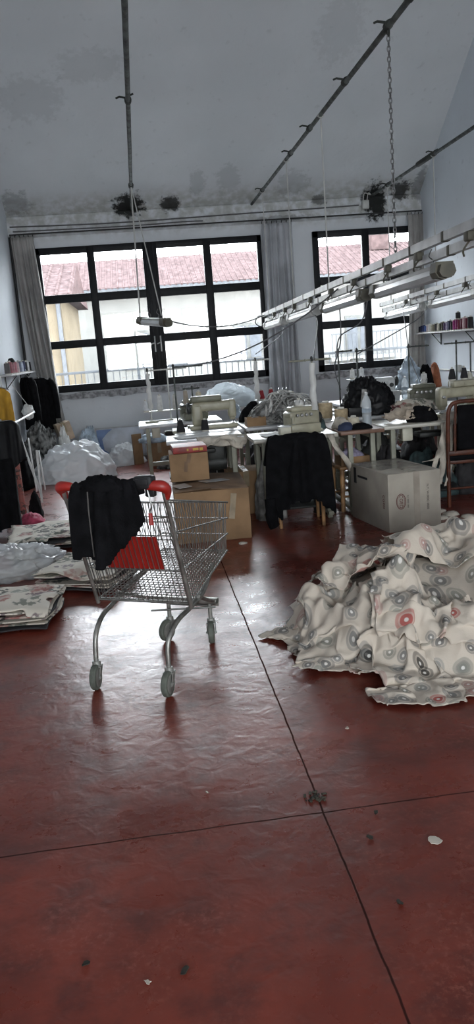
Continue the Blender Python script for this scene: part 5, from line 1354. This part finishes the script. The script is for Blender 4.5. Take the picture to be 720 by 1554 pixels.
for p_, s_2 in (((0, .012, .045), (.78, .03, .022)), ((0, .054, .495), (.78, .03, .022)), ((-.38, .033, .27), (.022, .03, .47)), ((.38, .033, .27), (.022, .03, .47))): f.box(p_, s_2, bdr, .004)
f.build('frame', M_GREYP, bd_)
bl = MB(); pr = [(-.37, .06), (-.15, .06), (-.27, .16), (-.29, .33), (-.20, .42), (-.12, .475), (-.37, .475)]
bl.prism([(x, .0205 + (z - .27) * .105, z) for x, z in pr], (0, -.003, 0)); bl.build('blue_corner', mat('blue_print', (.06, .14, .34), .4), bd_)

# ------------------------------------------------------------------ scraps hanging from the table and strips
def ribbon(mb, pts, w0, w1, seed):
    P = catmull(pts, 6); rg = random.Random(seed); last = None
    for k, p in enumerate(P):
        t = k / (len(P) - 1); w = (w0 * (1 - t) + w1 * t) * rg.uniform(.8, 1.2); a = .5 * sin(t * 5 + seed)
        sd = V((cos(a), sin(a), 0)) * w / 2
        nw = [mb.bm.verts.new(p - sd), mb.bm.verts.new(p + V((0, -.015 * sin(k), 0))), mb.bm.verts.new(p + sd)]
        if last:
            for e in (0, 1): mb.bm.faces.new((last[e], last[e + 1], nw[e + 1], nw[e]))
        last = nw
r_ = MB()
ribbon(r_, [(2.80, 7.18, .78), (2.72, 7.10, .62), (2.70, 7.06, .45), (2.64, 7.05, .22)], .10, .05, 1)
ribbon(r_, [(2.76, 7.19, .77), (2.70, 7.10, .55), (2.64, 7.08, .46), (2.52, 7.08, .44)], .06, .05, 2)
ribbon(r_, [(2.82, 7.19, .76), (2.79, 7.12, .5), (2.74, 7.05, .32), (2.70, 7.04, .20)], .05, .03, 3)
ribbon(r_, [(2.70, 7.12, .55), (2.62, 7.08, .40), (2.60, 7.07, .27)], .06, .03, 4)
o = r_.build('cloth_scraps', M_CREAMC, angle=180); s_ = o.modifiers.new('solid', 'SOLIDIFY'); s_.thickness = .003
o.data.transform(Matrix.Translation((-2.7, -7.15, -.2))); o.location = (2.7, 7.15, .2); tag(o, 'cream cloth scraps trailing from the table edge left of the red-brown chair', 'cloth scraps', None, 'stuff')
r_ = MB(); ribbon(r_, [(1.64, 7.02, .775), (1.68, 7.0, .66), (1.77, 7.02, .54), (1.83, 7.06, .42)], .06, .05, 6)
o = r_.build('cloth_strip', M_CREAMC, angle=180); s_ = o.modifiers.new('solid', 'SOLIDIFY'); s_.thickness = .004
o.data.transform(Matrix.Translation((-1.7, -7.0, -.42))); o.location = (1.7, 7.0, .42); tag(o, 'cream cloth strip slanting down from the right end of the cream table', 'cloth strip')
for k, (x, y, r, lb) in enumerate([(2.50, 6.62, .05, 'crumpled pale scrap touching the right side of the grey box'), (2.62, 6.72, .06, 'larger crumpled pale scrap between grey box and red-brown chair'), (2.72, 6.58, .05, 'pale scrap on the floor in front of the red-brown chair leg'),
        (2.58, 6.88, .05, 'pale scrap close behind the crumpled ones by the grey box'), (2.9, 6.62, .07, 'long pale scrap at the right under the red-brown chair'), (.72, 6.45, .03, 'small pale scrap on the floor before the large carton')]):
    tag(lump_obj('fabric_scrap', M_CREAMC, (x, y, 0), r * 1.3, r, r * .55, 90 + k, nu=20, nv=7, rough=.4, freq=4), lb, 'scrap', 'pale scraps round the grey box')
tag(lump_obj('cloth_bundle', M_TEAL, (2.72, 7.6, 0), .28, .13, .42, 87, nu=44, nv=16, rough=.4, freq=4), 'dark teal bundle under the cream-edged table', 'cloth bundle', 'cloth bundles')
tag(lump_obj('cloth_bundle', M_DARKF, (2.35, 7.68, 0), .16, .10, .5, 88, nu=44, nv=16, rough=.4, freq=4), 'dark bundle under the left end of the cream-edged table', 'cloth bundle', 'cloth bundles')
# ------------------------------------------------------------------ thread shelves on the side walls
M_SHELF = mat('grey_white_shelf', (.46, .46, .46), .6)
def shelf(label, x0, x1, y0, y1, z, brs, side):
    t = thing('wall_shelf', label, 'shelf', ((x0 + x1) / 2, (y0 + y1) / 2, z), 0, 'thread shelves')
    MB().box((0, 0, -.011), (x1 - x0, y1 - y0, .022), bev=.004).build('shelf_board', M_SHELF, t)
    for y in brs:
        yy = y - (y0 + y1) / 2; xw = (x1 - x0) / 2 * side
        MB().box((xw - side * .008, yy, -.11), (.012, .025, .18), bev=.003).box((0, yy, -.028), (x1 - x0 - .03, .022, .012), bev=.003).tube([(xw - side * .01, yy, -.19), (-xw * .7, yy, -.03)], .006, 6).build('bracket', M_MOTOR, t)
    return t
shelf('long shelf of coloured thread on the right wall', 4.50, 4.675, 10.3, 12.92, 1.60, (12.2, 10.9), 1)
shelf('short shelf of thread on the left wall above the hanging black jackets', -1.735, -1.555, 10.3, 12.72, 1.475, (12.3, 10.9), -1)
ORD = ['first', 'second', 'third', 'fourth', 'fifth', 'sixth', 'seventh', 'eighth', 'ninth', 'tenth', 'eleventh', 'twelfth', 'thirteenth', 'fourteenth', 'fifteenth', 'sixteenth', 'seventeenth', 'eighteenth', 'nineteenth', 'twentieth', 'twenty-first', 'twenty-second', 'twenty-third', 'twenty-fourth']
RC = [('black', (.012, .012, .02)), ('navy', (.02, .025, .08)), ('dark blue', (.02, .035, .11)), ('blue', (.05, .10, .28)), ('pale pink', (.52, .44, .44)), ('white', (.58, .57, .55)), ('beige', (.40, .36, .28)), ('olive', (.15, .13, .09)),
      ('black', (.015, .014, .014)), ('cream', (.50, .47, .38)), ('dark olive', (.07, .065, .04)), ('dark brown', (.05, .04, .03)), ('purple', (.07, .035, .10)), ('lilac', (.30, .26, .36)), ('navy', (.025, .025, .06)), ('black', (.014, .014, .016)),
      ('magenta', (.25, .02, .14)), ('dark magenta', (.19, .015, .10)), ('wine red', (.16, .012, .04)), ('dark wine', (.10, .01, .03)), ('pale rose', (.5, .34, .36)), ('burgundy', (.12, .012, .03)), ('black', (.013, .013, .014))]
for k, (nm, c) in enumerate(RC):
    g = max(0, (k - 8)) / 14; h = .105 + .055 * g + .008 * ((k * 7) % 3)
    cone('%s thread spool, %s from the window end of the right wall shelf' % (nm, ORD[k]), 4.575, 12.84 - k * .0905, 1.60, .034 + .004 * g, .031 + .004 * g, h, c, 'thread spools on the right shelf')
cone('black thread spool stacked on top of the right shelf row', 4.575, 11.28, 1.60 + .148, .036, .034, .10, BLK, 'thread spools on the right shelf')
LC = [('black', (.014, .014, .016)), ('white', (.6, .6, .6)), ('black', (.02, .02, .022)), ('navy', (.03, .035, .09)), ('pale blue', (.42, .46, .55)), ('grey blue', (.13, .15, .2)), ('pale pink', (.50, .37, .38)), ('rose', (.42, .17, .2)), ('dusty pink', (.40, .2, .22)), ('dark rose', (.28, .10, .12)), ('dark grey', (.1, .09, .09))]
for k, (nm, c) in enumerate(LC):
    cone('%s thread spool, %s from the window end of the left wall shelf' % (nm, ORD[k]), -1.635, 12.60 - k * .205, 1.475, .037, .034, .145 + .012 * (k % 2), c, 'thread spools on the left shelf')
tag(lump_obj('thread_ball', mat('black_wool', (.01, .01, .01), .9), (-1.635, 10.955, 1.475 + .145), .05, .05, .06, 101, nu=20, nv=8, rough=.1), 'round black ball of thread on top of the rose spools, left shelf', 'thread ball')

# ------------------------------------------------------------------ garments along the left wall
def garment(name, label, loc, rz, w, h, m, seed, folds=5, depth=.05, taper=.8, hook=True, hem=.02, sleeves=True, cat='jacket', group='garments along the left wall', top=.5):
    """hanging garment: closed, pleated body on a hanger, wider at the hem; local x is its width"""
    t = thing(name, label, cat, loc, rz, group); n, k = folds * 12, 22
    rg = random.Random(seed); ph = [rg.uniform(0, 6) for _ in range(4)]
    bm_ = bmesh.new(); rows = []
    for j in range(k + 1):
        s = j / k; row = []; sh = min(1, top + (1 - top) * (s / .12) ** .6) if s < .12 else 1
        hw = w / 2 * sh * (taper + (1 - taper) * s)
        for i in range(n):
            a = 2 * pi * i / n
            cx_ = cos(a); cy_ = sin(a)
            x = hw * (abs(cx_) ** .8) * (1 if cx_ > 0 else -1); d = depth * (.5 + .6 * s)
            y = d * cy_ + .022 * sin(x * folds * 12 + ph[0] + s * 1.2) * min(1, s * 3) * (1 if cy_ > 0 else .8) 
            z = -h * s - (hem * sin(x * 18 + ph[1]) if j == k else 0) 
            row.append(bm_.verts.new((x, y, z)))
        rows.append(row)
    for A, B in zip(rows, rows[1:]):
        for i in range(n): f = bm_.faces.new((A[i], A[(i + 1) % n], B[(i + 1) % n], B[i])); f.smooth = True
    bm_.faces.new(rows[0])
    uv = bm_.loops.layers.uv.new('UVMap')
    for f in bm_.faces:
        for lp in f.loops: lp[uv].uv = (lp.vert.co.x * 1.6 + seed, lp.vert.co.z * 1.6)
    me = bpy.data.meshes.new('cloth'); bm_.to_mesh(me); bm_.free(); me.materials.append(m)
    o = bpy.data.objects.new('cloth', me); COL.objects.link(o); o.parent = t
    if sleeves:
        for s in (-1, 1):
            MB().tube(catmull([(s * w * .36, 0, -.03), (s * w * .50, -.01, -.12), (s * w * .56, -.02, -h * .45), (s * w * .55, -.03, -h * .82)], 5), [.045] * 3 + [.055] * 5 + [.05] * 5 + [.045] * 3, 10).build('sleeve', m, t)
    if hook:
        MB().tube(catmull([(0, 0, -.02), (0, 0, .05), (.02, 0, .09), (0, 0, .11), (-.02, 0, .09)], 4), .004, 6).tube([(-w * .4, 0, -.03), (0, 0, .03), (w * .4, 0, -.03)], .008, 6).build('hanger', M_STEEL, t)
    return t
PI2 = pi / 2
garment('jacket', 'black jacket hanging below the left thread shelf, nearer of the two', (-1.60, 11.95, 1.40), PI2 + .45, .42, .74, M_JKT, 1, top=.6)
garment('jacket', 'black jacket hanging against the left curtain, farther of the two', (-1.50, 12.52, 1.36), PI2 - 1.1, .40, .76, M_JKT, 2, top=.55)
lw = thing('cloth_wad', 'white wad of tulle hanging at the left wall beside the black jackets', 'cloth wad', (-1.56, 11.4, .92)); lump_obj('tulle', M_WHITEC, (0, 0, .02), .075, .085, .10, 110, lw, nu=44, nv=20, rough=.55, freq=4, full=True); MB().tube([(0, 0, .12), (-.17, 0, .4)], .004, 6).build('tie', M_WHITEC, lw)
# folding clothes rack with white legs
rk = thing('clothes_rack', 'white folding clothes rack along the left wall under the garments', 'clothes rack', (-1.38, 9.0, 0))
for a, b_ in (((-.14, -.75, 1.02), (.10, -.55, .02)), ((.10, -.75, 1.02), (-.14, -.55, .02)), ((-.14, .75, 1.02), (.10, .62, .02)), ((.14, .35, .62), (.135, .30, .02))):
    MB().tube([a, b_], .014, 8).build('leg', M_MWHITE, rk)
MB().box((.13, -.05, .50), (.012, .05, .62), (RAD(13), 0, 0), .004).build('slanted_strap', M_MWHITE, rk); MB().box((.15, .52, .36), (.012, .06, .50), (RAD(18), 0, 0), .004).build('slanted_strap', M_MWHITE, rk)
for x in (-.14, .10): MB().tube([(x, -.85, 1.02), (x, .85, 1.02)], .012, 8).build('rail', M_MWHITE, rk)
MB().tube([(-.27, -.9, 1.46), (-.27, 1.0, 1.46)], .010, 8).tube([(-.27, -.9, 1.46), (-.22, -.75, 1.02)], .01, 8).tube([(-.27, 1.0, 1.46), (-.2, .75, 1.02)], .01, 8).build('upper_rail', M_MWHITE, rk)
garment('blouse', 'mustard yellow blouse hanging on the clothes rack at the left edge', (-1.54, 8.95, 1.36), .35, .36, .5, M_YEL, 3, top=.4, cat='blouse', sleeves=False)
garment('jacket', 'shiny black jacket slung over the clothes rack below the mustard blouse', (-1.40, 8.0, 1.07), .25, .48, .42, mat('black_leather', (.006, .006, .007), .6, 0, .3, 10, spec=.15), 4, depth=.12, hook=False, top=.7, sleeves=False, hem=.05)
garment('trousers', 'long black trousers hanging to the floor from the clothes rack', (-1.40, 7.78, .72), PI2 - 1.2, .30, .66, M_JKT, 5, depth=.09, hook=False, sleeves=False, cat='trousers', top=.85, taper=1.0)
garment('jeans', 'dark blue jeans hanging left of the black trousers at the picture edge', (-1.52, 7.70, .60), PI2 - 1.2, .16, .56, mat('dark_denim', (.02, .03, .055), .8, 0, .5, 20), 6, depth=.06, hook=False, sleeves=False, cat='jeans', top=.85, taper=1.0)
garment('skirt', 'patterned red and white skirt hanging behind the black trousers', (-1.36, 8.35, .72), PI2 - .9, .18, .62, floral_mat('red_floral', (.33, .12, .10)), 7, depth=.05, hook=False, sleeves=False, cat='skirt', top=.8)
tag(lump_obj('cloth_wad', M_PINK, (-1.22, 8.15, 0), .13, .14, .11, 111, nu=36, nv=12, rough=.35, freq=5), 'bright pink cloth wad on the floor beside the black trousers', 'cloth wad')
tag(lump_obj('cloth_wad', M_JKT, (-1.22, 8.55, 0), .07, .11, .26, 114, nu=30, nv=12, rough=.3, freq=4), 'black cloth wad on the floor behind the pink one', 'cloth wad')
tag(lump_obj('garment_heap', M_CAMO, (-1.47, 11.72, 0), .24, .28, .70, 112, nu=70, nv=26, rough=.4, freq=6), 'heap of black and white clothes piled against the left wall behind the rack', 'garment heap', None)
tag(lump_obj('garment_heap', M_WHITEC, (-1.17, 11.88, 0), .11, .13, .62, 113, nu=44, nv=18, rough=.3, freq=5), 'white cloth on top of the left wall clothes heap beside the carton', 'garment heap', None)
tag(lump_obj('garment_heap', M_JKT, (-1.60, 10.75, 0), .11, .34, .52, 116, nu=44, nv=18, rough=.35, freq=5), 'low dark end of the left wall clothes heap nearest the rack', 'garment heap', None)
ct = carton('cardboard_box', 'pale brown carton tilted on the heap below the left curtain', -1.16, 12.27, .43, .21, .2, .27, .35, mat('pale_cardboard', (.40, .31, .23), .85), [], True); ct.rotation_euler = (0, RAD(-14), .35)
tag(lump_obj('garment_heap', M_DARKF, (-1.20, 12.28, 0), .2, .2, .44, 117, nu=44, nv=16, rough=.2, freq=4), 'dark clothes bundle holding up the tilted carton under the left curtain', 'garment heap', None)
tag(lump_obj('plastic_bag', M_BLUEF, (-.86, 12.45, 0), .17, .17, .50, 115, nu=50, nv=20, rough=.4, freq=5, ridge=.9), 'blue and dark plastic bag on the floor right of the tilted carton', 'plastic bag')
# ------------------------------------------------------------------ daylight and camera
W = bpy.data.worlds.new('overcast_sky'); SC.world = W; W.use_nodes = True
nt = W.node_tree; bgn = nt.nodes['Background']
tc = nt.nodes.new('ShaderNodeTexCoord'); sp = nt.nodes.new('ShaderNodeSeparateXYZ'); nt.links.new(tc.outputs['Generated'], sp.inputs[0])
nt.links.new(mixc(nt, smooth(nt, sp.outputs[2], -.05, .9), (.95, .97, 1.0), (.80, .90, 1.0)), bgn.inputs[0])
bgn.inputs[1].default_value = SKY_STRENGTH
def portal(loc, rot, sx, sy):
    l = bpy.data.lights.new('daylight_portal', 'AREA'); l.shape = 'RECTANGLE'; l.size = sx; l.size_y = sy; l.cycles.is_portal = True
    o = bpy.data.objects.new('daylight_portal', l); COL.objects.link(o); o.location = loc; o.rotation_euler = rot
for a in WIN: portal(((a[0] + a[1]) / 2, 13.2, (a[2] + a[3]) / 2), (-pi / 2, 0, 0), a[1] - a[0], a[3] - a[2])
for a in SW: portal(((a[0] + a[1]) / 2, YS - .2, (a[2] + a[3]) / 2), (pi / 2, 0, 0), a[1] - a[0], a[3] - a[2])
for y0, y1 in SKY: portal((1.5, (y0 + y1) / 2, zc((y0 + y1) / 2) + .19), (math.atan(.25), 0, 0), 4.8, (y1 - y0) * 1.03)

cam = bpy.data.cameras.new('camera'); co = bpy.data.objects.new('camera', cam); COL.objects.link(co); SC.camera = co
Rm = ((0.98979152, -0.12136236, -0.0747256), (-0.09714318, -0.19082635, -0.97680526), (0.10428778, 0.97409265, -0.20066783))
r, u, f = V(Rm[0]), -V(Rm[1]), V(Rm[2])
co.matrix_world = Matrix(((r.x, u.x, -f.x, 0), (r.y, u.y, -f.y, 0), (r.z, u.z, -f.z, 1.6), (0, 0, 0, 1)))
cam.sensor_fit = 'VERTICAL'; cam.sensor_height = 24; cam.lens = 1220 / 1554 * 24; cam.clip_start = .05; cam.clip_end = 300
vs_ = SC.view_settings
SC.display_settings.display_device = 'sRGB'
vs_.view_transform = 'Standard'; vs_.look = 'None'; vs_.gamma = 1; vs_.use_curve_mapping = False; vs_.exposure = EXPOSURE
SC.cycles.use_denoising = True
SC.cycles.max_bounces = 10; SC.cycles.diffuse_bounces = 6; SC.cycles.transparent_max_bounces = 16
SC.cycles.sample_clamp_indirect = 6
